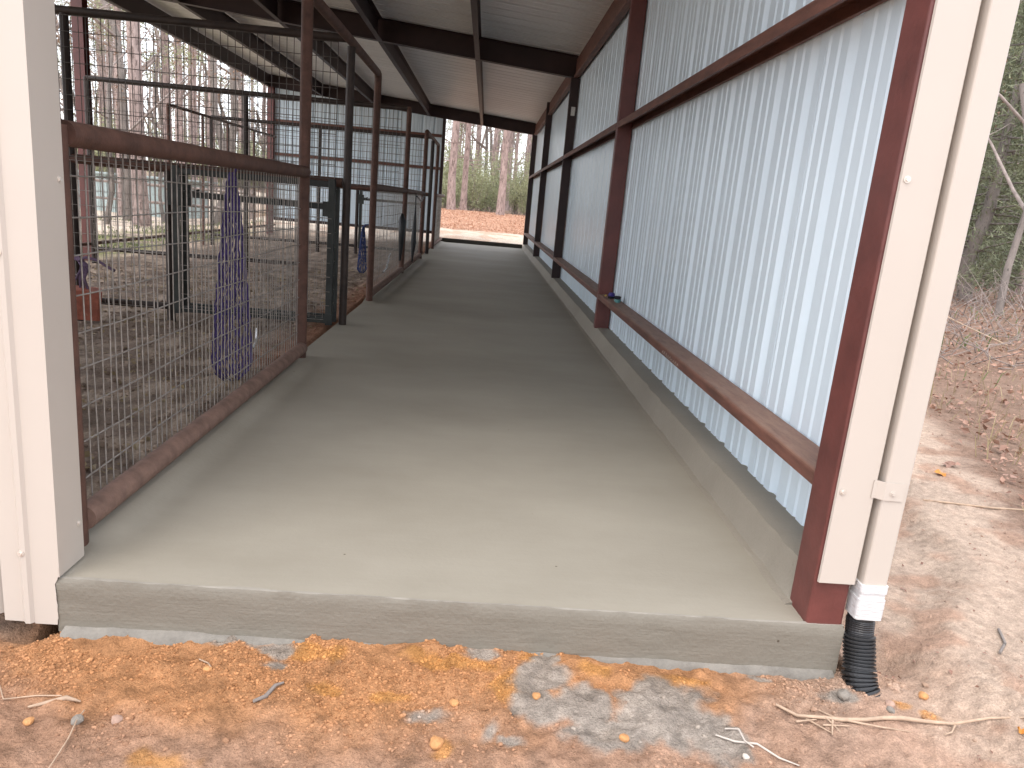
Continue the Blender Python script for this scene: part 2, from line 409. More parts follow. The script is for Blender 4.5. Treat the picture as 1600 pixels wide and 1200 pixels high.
def g_rough(x, y):
    pen = (1 - sstep(-1.9, -1.6, x)) * sstep(2.7, 3.0, y) * (1 - sstep(-9, -7.5, -x))
    pen = (1 - sstep(-1.95, -1.65, x)) * sstep(2.7, 3.0, y) * sstep(-9.5, -7.5, x) * (1 - sstep(26, 27, y))
    r = 0.035 * (fbm(x * 1.6, y * 1.6, 3, 4) - 0.5) + 0.018 * (fbm(x * 9, y * 9, 21, 3, 0.6) - 0.5)
    front = sstep(2.75, 2.5, y) if False else (1 - sstep(2.5, 2.7, y))
    r = r + pen * (0.10 * (fbm(x * 2.3, y * 2.3, 9, 3) - 0.5) + 0.09 * (fbm(x * 7, y * 7, 31, 3, 0.6) - 0.5))
    fine = (fbm(x * 26, y * 26, 41, 3, 0.65) - 0.5)
    lump = np.clip(fbm(x * 11, y * 11, 51, 2) - 0.52, 0, 1)
    r = r + front * (0.030 * fine + 0.06 * lump * sstep(1.5, 2.3, y))
    # furrows raked on the sand to the right
    rt = sstep(1.75, 2.1, x) * (1 - sstep(4.0, 5.0, x))
    d = (x * 0.8 + y * 0.6)
    r = r + rt * (0.016 * (fbm(d * 30 + 3 * fbm(x * 2, y * 2, 77, 2), (y - x) * 5, 61, 4, 0.65) - 0.5) + 0.012 * fine)
    # washed-out bank further right
    bank = (x - 2.55 - 0.42 * (y - 4.0)) + 0.5 * (fbm(x * 1.5, y * 1.5, 81, 3) - 0.5)
    r = r + 0.09 * sstep(0.0, 0.22, bank) * sstep(1.7, 2.2, x) * (1 - sstep(14, 20, y))
    # hole scoured beside the drain hose
    r = r - 0.10 * np.exp(-(((x - 1.83) / 0.10) ** 2 + ((y - 2.72) / 0.14) ** 2))
    # hollow under the left siding
    r = r - 0.07 * np.exp(-(((x + 1.62) / 0.10) ** 2 + ((y - 2.58) / 0.09) ** 2))
    return r

def gz(x, y):
    a = np.array([float(x)]); b = np.array([float(y)])
    return float((g_base(a, b) + g_rough(a, b))[0])

SOIL = dict(orange=(0.46, 0.225, 0.10), bright=(0.54, 0.26, 0.078), tan=(0.38, 0.222, 0.142), pink=(0.43, 0.28, 0.20), pale=(0.48, 0.36, 0.275),
            cement=(0.345, 0.305, 0.26), pen=(0.25, 0.19, 0.15), penl=(0.43, 0.34, 0.265), red=(0.36, 0.17, 0.10), litter=(0.22, 0.14, 0.10),
            straw=(0.47, 0.27, 0.175), grass=(0.16, 0.17, 0.06), sand=(0.60, 0.50, 0.40), wood=(0.22, 0.15, 0.11))
SOIL = {k: np.array(v) for k, v in SOIL.items()}

def soil_color(x, y):
    n1 = fbm(x * 1.7, y * 1.7, 101, 4); n2 = fbm(x * 5, y * 5, 111, 4); n3 = fbm(x * 0.5, y * 0.5, 121, 3); n4 = fbm(x * 14, y * 14, 131, 3)
    def mix(c, k, w): return c * (1 - w[:, None]) + SOIL[k][None, :] * w[:, None]
    c = np.repeat(SOIL['tan'][None, :], len(x), 0)
    c = mix(c, 'pink', sstep(0.48, 0.68, n1) * 0.5)
    # pale rutted sand to the right and round the corner
    c = mix(c, 'pink', sstep(0.6, 1.5, x + 0.4 * (n2 - 0.5)))
    c = mix(c, 'tan', sstep(0.54, 0.68, n2) * 0.5)
    c = mix(c, 'pale', sstep(1.2, 2.2, x + 1.2 * (n1 - 0.5)) * sstep(0.30, 0.55, n2))
    # orange subsoil thrown against the slab
    d = 2.56 - y
    reach = 0.26 + 0.30 * np.exp(-((x + 0.3) / 0.75) ** 2) + 0.13 * np.exp(-((x + 1.0) / 0.35) ** 2)
    wo_ = (1 - sstep(reach * 0.5, reach * 1.25, d + 0.30 * (n2 - 0.5))) * (1 - sstep(0.9, 1.5, x)) * (1 - sstep(2.7, 2.8, y))
    c = mix(c, 'orange', wo_ * 0.9)
    X0, Y0 = x, y
    wx_ = 0.10 * (fbm(x * 6, y * 6, 141, 4, 0.6) - 0.5); wy_ = 0.10 * (fbm(x * 6, y * 6, 151, 4, 0.6) - 0.5)
    x = x + wx_ * 1.3; y = y + wy_
    br = np.zeros_like(x)
    for cx, cy, sx, sy in ((-0.52, 2.50, 0.16, 0.05), (-0.02, 2.46, 0.2, 0.06), (0.35, 2.50, 0.12, 0.05), (0.55, 2.47, 0.10, 0.05), (-0.03, 2.04, 0.05, 0.05),
                           (-0.42, 2.30, 0.07, 0.03), (-0.22, 2.26, 0.09, 0.03), (0.85, 2.43, 0.12, 0.04), (1.8, 2.33, 0.04, 0.025), (1.7, 2.37, 0.06, 0.03), (-0.85, 1.92, 0.12, 0.05), (0.55, 2.13, 0.07, 0.05), (0.20, 2.36, 0.06, 0.12)):
        br = np.maximum(br, np.exp(-((x - cx) / sx) ** 2 - ((y - cy) / sy) ** 2))
    c = mix(c, 'bright', sstep(0.30, 0.75, br + 0.9 * (n4 - 0.5)) * 0.7)
    ce = np.zeros_like(x)
    for cx, cy, sx, sy, wgt in ((0.31, 2.40, 0.12, 0.08, 1), (0.50, 2.28, 0.13, 0.11, 1), (0.76, 2.33, 0.20, 0.12, 1), (0.92, 2.20, 0.14, 0.12, 1), (0.56, 2.12, 0.17, 0.09, 1), (0.72, 2.22, 0.14, 0.14, 1), (0.30, 2.25, 0.10, 0.10, 0.85), (0.64, 2.36, 0.10, 0.06, 0.8),
                                (-0.86, 2.52, 0.10, 0.04, 1), (-0.68, 2.50, 0.08, 0.06, 0.9), (0.10, 2.53, 0.09, 0.05, 1), (0.36, 2.50, 0.07, 0.04, 1), (-0.66, 2.40, 0.10, 0.03, 0.6),
                                (-0.10, 2.18, 0.12, 0.04, 0.6), (0.12, 2.08, 0.05, 0.06, 0.8), (0.22, 2.06, 0.12, 0.03, 0.8), (1.2, 2.5, 0.05, 0.02, 1), (1.5, 2.42, 0.06, 0.04, 1)):
        ce = np.maximum(ce, wgt * np.exp(-((x - cx) / sx) ** 2 - ((y - cy) / sy) ** 2))
    c = mix(c, 'cement', sstep(0.30, 0.60, ce + 0.7 * (n2 - 0.5) + 0.5 * (n4 - 0.5)) * 0.9)
    x, y = X0, Y0
    dk = sstep(0.56, 0.72, n4) * (y < 2.8) * (x < 1.6)
    c = c * (1 - 0.22 * dk[:, None])
    # pens
    pen = (1 - sstep(-1.75, -1.55, x)) * sstep(2.62, 2.8, y)
    pc = SOIL['pen'][None, :] * (1 - sstep(0.42, 0.64, n2))[:, None] + SOIL['penl'][None, :] * sstep(0.42, 0.64, n2)[:, None]
    c = c * (1 - pen[:, None]) + pc * pen[:, None]
    edge = pen * (1 - sstep(0.15, 0.7, -1.6 - x)) * sstep(6.0, 6.6, y)
    c = mix(c, 'red', edge * 0.8)
    c = mix(c, 'pen', (1 - sstep(0.02, 0.25, np.abs(x + 1.9) )) * sstep(-2.1, -1.9, -np.abs(y - 2.6)) * 0)
    # muddy soil left of the slab corner
    c = mix(c, 'pen', np.exp(-((x + 1.75) / 0.16) ** 2 - ((y - 2.60) / 0.14) ** 2) * 0.8)
    # paddock beyond the eave
    pad = 1 - sstep(-8.4, -7.5, x + 1.0 * (n3 - 0.5))
    c = mix(c, 'grass', pad * (1 - sstep(-12, -9.6, -(-x)) * 0) * sstep(-12.5, -10.5, x) * sstep(0.3, 0.6, n1) * 0.9)
    c = mix(c, 'sand', pad * (1 - sstep(-12.5, -10.5, x)) * sstep(-45, -35, x))
    c = mix(c, 'wood', 1 - sstep(-50, -42, x))
    # right: leaf litter under the trees
    bank = (x - 2.75 - 0.42 * (y - 4.0)) + 0.8 * (n1 - 0.5)
    rt = sstep(1.65, 1.9, x)
    c = mix(c, 'litter', rt * sstep(0.15, 0.7, bank) * 0.9)
    c = mix(c, 'pale', rt * sstep(-0.25, 0.1, bank) * (1 - sstep(0.25, 0.7, bank)) * sstep(0.35, 0.6, n2) * 0.8)
    # beyond the far end: pale sand, then fallen pine straw, then wood floor
    fz = sstep(27.0, 27.4, y) * (1 - sstep(8, 14, x)) * sstep(-14, -8, x)
    fc = np.repeat(SOIL['sand'][None, :], len(x), 0)
    fc = fc * (1 - sstep(0.5, 0.62, n1)[:, None] * 0.5) + SOIL['straw'][None, :] * (sstep(0.5, 0.62, n1) * 0.5)[:, None]
    ws = sstep(31, 34.0, y + 3 * (n1 - 0.5))
    fc = fc * (1 - ws[:, None]) + SOIL['straw'][None, :] * ws[:, None]
    c = c * (1 - fz[:, None]) + fc * fz[:, None]
    c = mix(c, 'wood', sstep(45, 49, y + 3 * (n1 - 0.5)))
    return c

def axis(segs):
    out = []
    for a, b, s in segs: out.append(np.arange(a, b - 1e-9, s))
    out.append(np.array([segs[-1][1]])); return np.concatenate(out)
gx = axis(((-400, -100, 30), (-100, -40, 6), (-40, -14, 1.5), (-14, -7.6, 0.25), (-7.6, -2.2, 0.07), (-2.2, 2.7, 0.0125), (2.7, 4.4, 0.03), (4.4, 9, 0.12), (9, 30, 0.7), (30, 100, 6), (100, 400, 30)))
gy = axis(((-60, -6, 9), (-6, 0.5, 0.5), (0.5, 1.65, 0.06), (1.65, 2.85, 0.0125), (2.85, 6, 0.045), (6, 16, 0.09), (16, 27, 0.35), (27, 34, 0.15), (34, 50, 0.5), (50, 120, 5), (120, 600, 40)))
X, Y = np.meshgrid(gx, gy)
xf, yf = X.ravel(), Y.ravel()
zf = g_base(xf, yf) + g_rough(xf, yf)
nx, ny = len(gx), len(gy)
ii = (np.arange(ny - 1)[:, None] * nx + np.arange(nx - 1)[None, :]).ravel()
gF = np.stack([ii, ii + 1, ii + nx + 1, ii + nx], 1)
ground = np_mesh('ground', np.stack([xf, yf, zf], 1), gF, M['soil'], smooth=True)
tag(ground, kind='structure')
def set_soil(o, cols):
    ca = o.data.color_attributes.new('soil_kind', 'FLOAT_COLOR', 'POINT')
    ca.data.foreach_set('color', np.concatenate([cols, np.ones((len(cols), 1))], 1).astype(np.float32).ravel())
set_soil(ground, soil_color(xf, yf))

# ------------------------------------------------------------------ clods: loose crumbs lying on the soil
ICO_V = []; ICO_F = []
_bm = bmesh.new(); bmesh.ops.create_icosphere(_bm, subdivisions=1, radius=1.0)
ICO_V = np.array([v.co[:] for v in _bm.verts]); ICO_F = np.array([[v.index for v in f.verts] for f in _bm.faces]); _bm.free()
def clods(name, px, py, rad, flat=0.7):
    k = len(px); nv = len(ICO_V)
    jit = 1 + 0.38 * (rng.random((k, nv, 1)) - 0.5)
    ax = 0.7 + 0.6 * rng.random((k, 1, 3)); ax[:, :, 2] *= flat
    V = ICO_V[None] * jit * ax * rad[:, None, None]
    th = rng.random(k) * 6.28; c, s = np.cos(th)[:, None], np.sin(th)[:, None]
    Vx = V[:, :, 0] * c - V[:, :, 1] * s; Vy = V[:, :, 0] * s + V[:, :, 1] * c
    z = g_base(px, py) + g_rough(px, py) + rad * 0.18
    V = np.stack([Vx + px[:, None], Vy + py[:, None], V[:, :, 2] + z[:, None]], 2).reshape(-1, 3)
    F = (ICO_F[None] + (np.arange(k) * nv)[:, None, None]).reshape(-1, 3)
    o = np_mesh(name, V, F, M['clod'], smooth=False)
    cc = np.repeat(soil_color(px, py), nv, 0)
    set_soil(o, cc)
    return o
k = 60000
px = rng.uniform(-1.9, 2.4, k); py = 2.57 - np.abs(rng.normal(0, 0.30, k)); rad = 0.0018 + 0.0062 * rng.random(k) ** 6
dens = fbm(px * 4, py * 4, 201, 3)
sc_ = soil_color(px, py); orange_ = (sc_[:, 0] - sc_[:, 2]) / sc_[:, 0]
keep = (py > 1.75) & (dens + 0.9 * (orange_ - 0.62) > 0.50 + 0.22 * rng.random(k))
px, py, rad = px[keep], py[keep], rad[keep]
k2 = 60
px = np.concatenate([px, rng.uniform(-1.7, 1.9, k2)]); py = np.concatenate([py, rng.uniform(1.9, 2.52, k2)]); rad = np.concatenate([rad, 0.006 + 0.007 * rng.random(k2) ** 2])
tag(clods('soil_crumbs', px, py, rad), 'loose orange and tan soil crumbs strewn along the slab edge', 'soil', kind='stuff')
k = 9000
px = rng.uniform(-7.3, -1.75, k); py = 2.9 + 12 * rng.random(k) ** 1.4; rad = 0.008 + 0.022 * rng.random(k) ** 3
tag(clods('pen_clods', px, py, rad, 0.55), 'trampled brown clods of earth and dung covering the pen floor', 'soil', kind='stuff')

# ================================================================== CONCRETE
FY0, FY1 = 2.545, 27.1
XL, XR = -1.50, 1.535
def floor_mesh():
    ys = axis(((FY0 + 0.012, 6, 0.05), (6, 27.1, 0.25)))
    prof_x = np.concatenate([[-1.62, -1.60, -1.56, -1.52, -1.48, -1.44, -1.40, -1.36, -1.30], np.linspace(-1.2, 1.53, 40)])
    XX, YY = np.meshgrid(prof_x, ys)
    x, y = XX.ravel(), YY.ravel()
    panel = ((y > 2.9) & (y < 6.45)) * 1.0
    panel = sstep(2.8, 3.0, y) * (1 - sstep(6.35, 6.55, y)) + sstep(10.35, 10.5, y) * (1 - sstep(18.3, 18.5, y)) + sstep(22.7, 22.9, y) * (1 - sstep(26.9, 27.0, y))
    lip = 0.038 * (1 - sstep(-1.49, -1.37, x + 0.02 * (fbm(x * 0 + 3, y * 2, 5, 2) - 0.5)))
    z = panel * lip + 0.003 * (fbm(x * 1.5, y * 1.5, 301, 3) - 0.5)
    front = y < 2.75
    x = np.where(front & (x < -1.5), -1.495 + 0.0 * x, x)
    z = z - 0.004 * (1 - sstep(2.55, 2.58, y))
    V = np.stack([x, y, z], 1)
    nxx, nyy = len(prof_x), len(ys)
    i = (np.arange(nyy - 1)[:, None] * nxx + np.arange(nxx - 1)[None, :]).ravel()
    F = np.stack([i, i + 1, i + nxx + 1, i + nxx], 1)
    return V, F, nxx, nyy
V, F, nxx, nyy = floor_mesh()
# front riser and left side of the slab, with a chipped top arris
zs = np.linspace(0, 1, 9)
fx = np.linspace(-1.495, 1.535, 260)
rows = []
for q, t in enumerate(zs):
    z = -0.001 - 0.215 * t + 0 * fx
    y = FY0 + 0.003 + 0.004 * (fbm(fx * 9, fx * 0 + t * 14, 311, 4) - 0.5) * 2 + 0 * fx
    if q == 0:
        y = FY0 + 0.009 + 0.010 * (fbm(fx * 6, fx * 0, 321, 4) - 0.35); z = 0.0025 + 0.008 * (fbm(fx * 14, fx * 0, 331, 3) - 0.5)
    if q == 1:
        z = z + 0.016 + 0.005 * (fbm(fx * 14, fx * 0 + 5, 341, 3) - 0.5)
    rows.append(np.stack([fx, y, z], 1))
RV = np.concatenate(rows); n0 = len(fx)
i = (np.arange(len(zs) - 1)[:, None] * n0 + np.arange(n0 - 1)[None, :]).ravel()
RF = np.stack([i + n0, i + n0 + 1, i + 1, i], 1)
floor = np_mesh('concrete_floor', V, F, M['concrete'], smooth=True)
sharp(floor); tag(floor, kind='structure')
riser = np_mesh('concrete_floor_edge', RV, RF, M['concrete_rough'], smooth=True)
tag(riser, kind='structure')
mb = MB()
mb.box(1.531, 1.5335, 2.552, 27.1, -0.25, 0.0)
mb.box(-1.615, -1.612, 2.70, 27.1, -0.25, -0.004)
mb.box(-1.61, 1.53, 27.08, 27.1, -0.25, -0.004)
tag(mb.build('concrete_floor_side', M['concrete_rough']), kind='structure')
# strip joining floor top to the riser's chipped arris
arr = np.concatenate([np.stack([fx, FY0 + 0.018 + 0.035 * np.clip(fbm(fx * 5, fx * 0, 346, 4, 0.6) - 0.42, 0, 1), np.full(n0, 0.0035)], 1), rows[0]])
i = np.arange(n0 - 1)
tag(np_mesh('concrete_floor_arris', arr, np.stack([i + n0, i + n0 + 1, i + 1, i], 1), M['lip_highlight']), kind='structure')

# grey footing squeezed out under the riser
fx2 = np.linspace(-1.47, 1.52, 220)
out = 0.010 + 0.055 * np.clip(fbm(fx2 * 2.6, fx2 * 0, 351, 4) - 0.36, 0, 1) * 2 * (0.35 + 0.65 * np.exp(-((fx2 + 1.0) / 0.6) ** 2) + 0.35 * np.exp(-((fx2 - 1.0) / 0.6) ** 2))
top = -0.188 + 0.012 * (fbm(fx2 * 8, fx2 * 0, 361, 3) - 0.5)
A = np.stack([fx2, np.full_like(fx2, FY0 + 0.01), top], 1); B = np.stack([fx2, FY0 - out, top - 0.012], 1); Cc = np.stack([fx2, FY0 - out - 0.012, top - 0.1], 1)
nn = len(fx2); i = np.arange(nn - 1)
tag(np_mesh('footing', np.concatenate([A, B, Cc]), np.concatenate([np.stack([i + nn, i + nn + 1, i + 1, i], 1), np.stack([i + 2 * nn, i + 2 * nn + 1, i + nn + 1, i + nn], 1)]), M['mortar'], smooth=True), kind='structure')

# kerb along the right wall
ky = axis(((2.70, 6, 0.04), (6, 27.1, 0.3)))
nk = fbm(ky * 3, ky * 0, 371, 4) - 0.5
prof = []
for (x, z, ax_, az) in ((1.340, -0.004, 0.03, 0), (1.362, 0.007, 0.03, 0.006), (1.380, 0.010, 0.02, 0.005), (1.392, 0.032, 0.024, 0.008), (1.413, 0.085, 0.016, 0.01), (1.430, 0.138, 0.020, 0.014), (1.436, 0.152, 0.02, 0.012), (1.47, 0.156, 0.012, 0.010), (1.51, 0.158, 0.0, 0.006), (1.605, 0.162, 0, 0.006)):
    nn_ = fbm(ky * 5 + 10 * x, ky * 0 + 20 * z, 381, 5, 0.6) - 0.5
    prof.append(np.stack([x + ax_ * nn_, ky, z + az * nn_], 1))
prof = np.stack(prof, 1); m_, p_ = prof.shape[:2]
i = (np.arange(m_ - 1)[:, None] * p_ + np.arange(p_ - 1)[None, :]).ravel()
KF = np.stack([i, i + p_, i + p_ + 1, i + 1], 1)
KV = prof.reshape(-1, 3)
kerb = np_mesh('kerb', KV, np.concatenate([KF]), M['kerb'], smooth=True)
sharp(kerb, 0.35); tag(kerb, kind='structure')
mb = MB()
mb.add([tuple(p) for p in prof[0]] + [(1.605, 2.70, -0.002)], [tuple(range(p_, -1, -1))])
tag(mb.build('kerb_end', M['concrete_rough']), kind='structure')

# dark timber across the far doorway
mb = MB(); mb.prism(rrect(-0.025, 0.025, -0.07, 0.075, 0.008, 2), (-1.62, 27.16, 0.065), (1.40, 27.16, 0.065), (0, 1, 0), (0, 0, 1))
tag(mb.build('threshold_board', M['board']), 'dark board on edge across the floor at the far doorway', 'board')

# ================================================================== SHED
shed = empty('shed', (0, 2.6, 0))
tag(shed, 'open sided metal shed with white ribbed walls and dark red steel frame over concrete', 'shed')
def P(mbx, name, m, parent=shed): 
    o = mbx.build(name, m); o.parent = parent; o.matrix_parent_inverse = parent.matrix_world.inverted() if parent.type != 'EMPTY' else Matrix.Translation(-parent.location)
    return o
def NP(name, V, F, m, parent=shed, smooth=False):
    o = np_mesh(name, V, F, m, smooth=smooth); o.parent = parent
    o.matrix_parent_inverse = Matrix.Translation(-parent.location) if parent.type == 'EMPTY' else parent.matrix_world.inverted()
    return o
# children meshes are modelled in world coordinates; the parent inverse keeps them there
SUBI = Matrix.Identity(4)
def SUB(mbx, name, m, parent):
    o = mbx.build(name, m); o.parent = parent; return o     # parent's own frame is world-aligned via its inverse

def zb(x): return 3.93 + (1.45 - x) / 12.0            # underside of rafters and purlins
RD = 0.40
def c_prof(w_, d_, t=0.006, lip=0.03):                  # C opening along -v, web on top
    return [(-w_ / 2, 0), (w_ / 2, 0), (w_ / 2, -d_), (w_ / 2 - lip, -d_), (w_ / 2 - lip, -d_ + t), (w_ / 2 - t, -d_ + t), (w_ / 2 - t, -t), (-w_ / 2 + t, -t), (-w_ / 2 + t, -d_ + t), (-w_ / 2 + lip, -d_ + t), (-w_ / 2 + lip, -d_), (-w_ / 2, -d_)]

def ribbed(length_axis, s0, s1):
    """R-panel profile: list of (s, offset) from s0 to s1."""
    base = [(0.0, 0.0), (0.030, 0.0), (0.056, 0.038), (0.086, 0.038), (0.132, 0.0), (0.205, 0.0), (0.212, 0.008), (0.226, 0.008), (0.240, 0.0), (0.318, 0.0), (0.325, 0.008), (0.339, 0.008), (0.353, 0.0)]
    out = []; s = s0; q_ = 0
    while s < s1:
        for a, o in base:
            if s + a <= s1: out.append((s + a, o))
        q_ += 1
        if q_ % 3 == 0 and s + 0.40 < s1: out += [(s + 0.370, 0.0), (s + 0.371, 0.012), (s + 0.374, 0.012), (s + 0.376, 0.0)]
        s += 0.42
    out.append((s1, 0.0))
    return np.array(out)

# right wall: one sheet, ribs pointing outwards, cut ragged where it meets the kerb
pr = ribbed('y', 2.60, 27.12)
y = pr[:, 0]; xo = 1.585 + pr[:, 1]
bot = 0.150 + 0.022 * (fbm(y * 7, y * 0, 401, 3) - 0.4) - 0.01
topz = np.full_like(y, zb(1.585) + RD - 0.03)
lv = [bot, np.full_like(y, 1.35), np.full_like(y, 2.6), topz]
V = np.concatenate([np.stack([xo, y, q], 1) for q in lv]); nyp = len(y)
i = (np.arange(len(lv) - 1)[:, None] * nyp + np.arange(nyp - 1)[None, :]).ravel()
wp = NP('wall_panel', V, np.stack([i, i + 1, i + nyp + 1, i + nyp], 1), M['white'])
wp['label'] = 'long white ribbed wall sheet beside the aisle'
# far end wall of the pens
pr = ribbed('x', -7.55, -1.72)
x = pr[:, 0]; yo = 27.19 + pr[:, 1]
lv = [np.full_like(x, 0.26), np.full_like(x, 2.2), zb(x) + RD - 0.03]
V = np.concatenate([np.stack([x, yo, q], 1) for q in lv]); nyp = len(x)
i = (np.arange(len(lv) - 1)[:, None] * nyp + np.arange(nyp - 1)[None, :]).ravel()
wp2 = NP('wall_panel', V, np.stack([i, i + 1, i + nyp + 1, i + nyp], 1), M['white'])
wp2['label'] = 'white ribbed end wall sheet behind the pens'
# front wall left of the opening (cream outside)
pr = ribbed('x', -7.7, -1.66)
x = pr[:, 0]; yo = 2.585 - pr[:, 1]
lv = [np.full_like(x, -0.165), zb(x) + RD - 0.03]
V = np.concatenate([np.stack([x, yo, q], 1) for q in lv]); nyp = len(x)
i = np.arange(nyp - 1)
wp3 = NP('wall_panel', V, np.stack([i, i + 1, i + nyp + 1, i + nyp], 1), M['cream'])
wp3['label'] = 'cream front wall sheet left of the opening'
# roof sheet with ribs running down the slope
pr = ribbed('y', 2.42, 27.5)
y = pr[:, 0]
xs = (1.72, -8.05)
V = np.concatenate([np.stack([np.full_like(y, xx), y, zb(xx) + RD + pr[:, 1] * 1.9], 1) for xx in xs]); nyp = len(y)
i = np.arange(nyp - 1)
roof = NP('roof_sheet', V, np.stack([i, i + nyp, i + nyp + 1, i + 1], 1), M['roof'])

# rafters (wide flange beams across the shed)
def rafter(yc):
    mb = MB()
    for xa, xb in ((1.50, -7.75),):
        pa, pb = (xa, yc, zb(xa)), (xb, yc, zb(xb))
        h = RD - 0.012
        t, fw, ft = 0.008, 0.075, 0.012
        prof = [(-fw, 0), (fw, 0), (fw, ft), (t, ft), (t, h - ft), (fw, h - ft), (fw, h), (-fw, h), (-fw, h - ft), (-t, h - ft), (-t, ft), (-fw, ft)]
        mb.prism(prof, pa, pb, (0, 1, 0), (0, 0, 1))
    return P(mb, 'rafter', M['maroon'])
for yc in (2.74, 14.9, 27.05): rafter(yc)
# purlins framed between the rafters, flush with their undersides
for ya, yb in ((2.82, 14.82), (14.98, 26.97)):
    for kx in range(1, 5):
        xc = 1.45 - 1.83 * kx
        mb = MB(); z = zb(xc) - 0.004
        h = RD - 0.03; prof = [(-0.045, 0), (0.045, 0), (0.045, 0.012), (-0.035, 0.012), (-0.035, h - 0.012), (0.045, h - 0.012), (0.045, h), (-0.045, h)]
        mb.prism(prof, (xc, ya, z), (xc, yb, z), (1, 0, 0), (0, 0, 1))
        P(mb, 'purlin', M['maroon'])
    # eave strut over the right wall and the open left eave
    mb = MB(); mb.prism(rrect(-0.05, 0.05, 0, 0.30, 0.012, 2), (1.525, ya, zb(1.5) + 0.04), (1.525, yb, zb(1.5) + 0.04), (1, 0, 0), (0, 0, 1))
    mb.prism(rrect(-0.075, 0.02, -0.03, 0.012, 0.006, 2), (1.525, ya, zb(1.5) + 0.03), (1.525, yb, zb(1.5) + 0.03), (1, 0, 0), (0, 0, 1))
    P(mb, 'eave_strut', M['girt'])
    mb = MB(); mb.prism(rrect(-0.06, 0.06, -0.02, RD - 0.03, 0.012, 2), (-7.68, ya, zb(-7.68)), (-7.68, yb, zb(-7.68)), (1, 0, 0), (0, 0, 1))
    P(mb, 'eave_strut', M['maroon'])

# columns
CY = (8.8, 14.9, 21.0, 27.05)
mb = MB(); mb.prism(rrect(1.382, 1.530, 2.562, 2.735, 0.012), (0, 0, -0.004), (0, 0, 4.25), (1, 0, 0), (0, 1, 0))
corner = P(mb, 'column', M['red'])
corner['label'] = 'bright red corner column behind the cream trim'
for yc in CY:
    mb = MB(); mb.prism(rrect(1.405, 1.575, yc - 0.05, yc + 0.05, 0.008), (0, 0, 0.150), (0, 0, zb(1.5) + (0.0 if yc in (14.9, 27.05) else 0.33)), (1, 0, 0), (0, 1, 0))
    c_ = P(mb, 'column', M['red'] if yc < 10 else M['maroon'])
    if yc == 14.9:
        mb = MB(); mb.prism(rrect(1.462, 1.538, 3.25, 3.41, 0.004, 1), (0, yc - 0.056, 0), (0, yc - 0.0525, 0), (1, 0, 0), (0, 0, 1))
        o = mb.build('paper_tag', M['tag']); o.parent = c_
for yc, xc in ((14.9, -7.66), (27.05, -7.62), (2.74, -7.66), (27.05, -1.68)):
    hw = 0.10 if xc < -5 else 0.055
    mb = MB(); t = 0.012
    if xc < -5:
        prof = [(-hw, -hw), (hw, -hw), (hw, -hw + t), (t / 2, -hw + t), (t / 2, hw - t), (hw, hw - t), (hw, hw), (-hw, hw), (-hw, hw - t), (-t / 2, hw - t), (-t / 2, -hw + t), (-hw, -hw + t)]
    else: prof = rrect(-hw, hw, -hw, hw, 0.01, 2)
    mb.prism(prof, (xc, yc, gz(xc, yc) - 0.1 if xc < -5 else -0.002), (xc, yc, zb(xc)), (1, 0, 0), (0, 1, 0))
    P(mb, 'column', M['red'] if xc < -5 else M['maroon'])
# girts between the right-hand columns
spans = [(2.738, 8.748), (8.852, 14.848), (14.952, 20.948), (21.052, 26.998)]
for q, (ya, yb) in enumerate(spans):
    for zt in (0.565, 2.525):
        mb = MB()
        w_, d_, t, lip, r = 0.172, (0.060 if zt < 1 else 0.078), 0.006, 0.022, 0.018
        arc = [(-w_ / 2 + r - r * math.cos(a), -r + r * math.sin(a)) for a in np.linspace(0, math.pi / 2, 5)]
        prof = arc + [(w_ / 2, 0), (w_ / 2, -d_), (w_ / 2 - lip, -d_), (w_ / 2 - lip, -d_ + t), (w_ / 2 - t, -d_ + t), (w_ / 2 - t, -t),
                      (-w_ / 2 + r, -t), (-w_ / 2 + t, -r), (-w_ / 2 + t, -d_ + t), (-w_ / 2 + lip, -d_ + t), (-w_ / 2 + lip, -d_), (-w_ / 2, -d_)]
        prof = prof[::-1]
        mb.prism(prof, (1.490, ya, zt), (1.490, yb, zt), (1, 0, 0), (0, 0, 1))
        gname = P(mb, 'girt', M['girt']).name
        if q == 0 and zt < 1:
            ch = MB(); rr = random.Random(5); zz_ = []
            for t in range(9):
                y0_ = 5.42 - t * 0.055
                zz_ += [(1.4032, y0_, 0.513 + rr.uniform(0, 0.008)), (1.4032, y0_ - 0.02, 0.538 + rr.uniform(-0.008, 0.004)), (1.4032, y0_ - 0.035, 0.518)]
            ch.path(zz_, 0.0016, 4, cap=False)
            o = ch.build('chalk_mark', M['chalk']); o.parent = bpy.data.objects[gname]
for zt in (2.52, 3.62):
    mb = MB(); mb.prism(rrect(-0.04, 0.04, -0.05, 0.05, 0.006, 2), (-7.5, 27.14, zt), (-1.75, 27.14, zt), (0, 1, 0), (0, 0, 1))
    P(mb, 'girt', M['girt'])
mb = MB(); mb.prism(rrect(-0.04, 0.04, -0.05, 0.05, 0.006, 2), (-7.5, 27.14, 0.30), (-1.75, 27.14, 0.30), (0, 1, 0), (0, 0, 1)); P(mb, 'girt', M['maroon'])

def screw(x, y, z, d=(0, -1, 0), r=0.010):
    mb = MB(); d = Vector(d); p = Vector((x, y, z))
    mb.path([p, p + d * 0.002], r * 1.25, 10)
    mb.path([p + d * 0.002, p + d * 0.007], [r * 0.75, r * 0.7], 6, smooth=False)
    return mb
# left corner trim: front flange, return face and raised edge rib; bottom is dented
mb = MB()
zt = 4.5
mb.prism([(-1.478, 2.545), (-1.478, 2.720), (-1.481, 2.720), (-1.481, 2.548), (-1.575, 2.548), (-1.578, 2.545)], (0, 0, 0.012), (0, 0, zt), (1, 0, 0), (0, 1, 0))
cz = 0.010
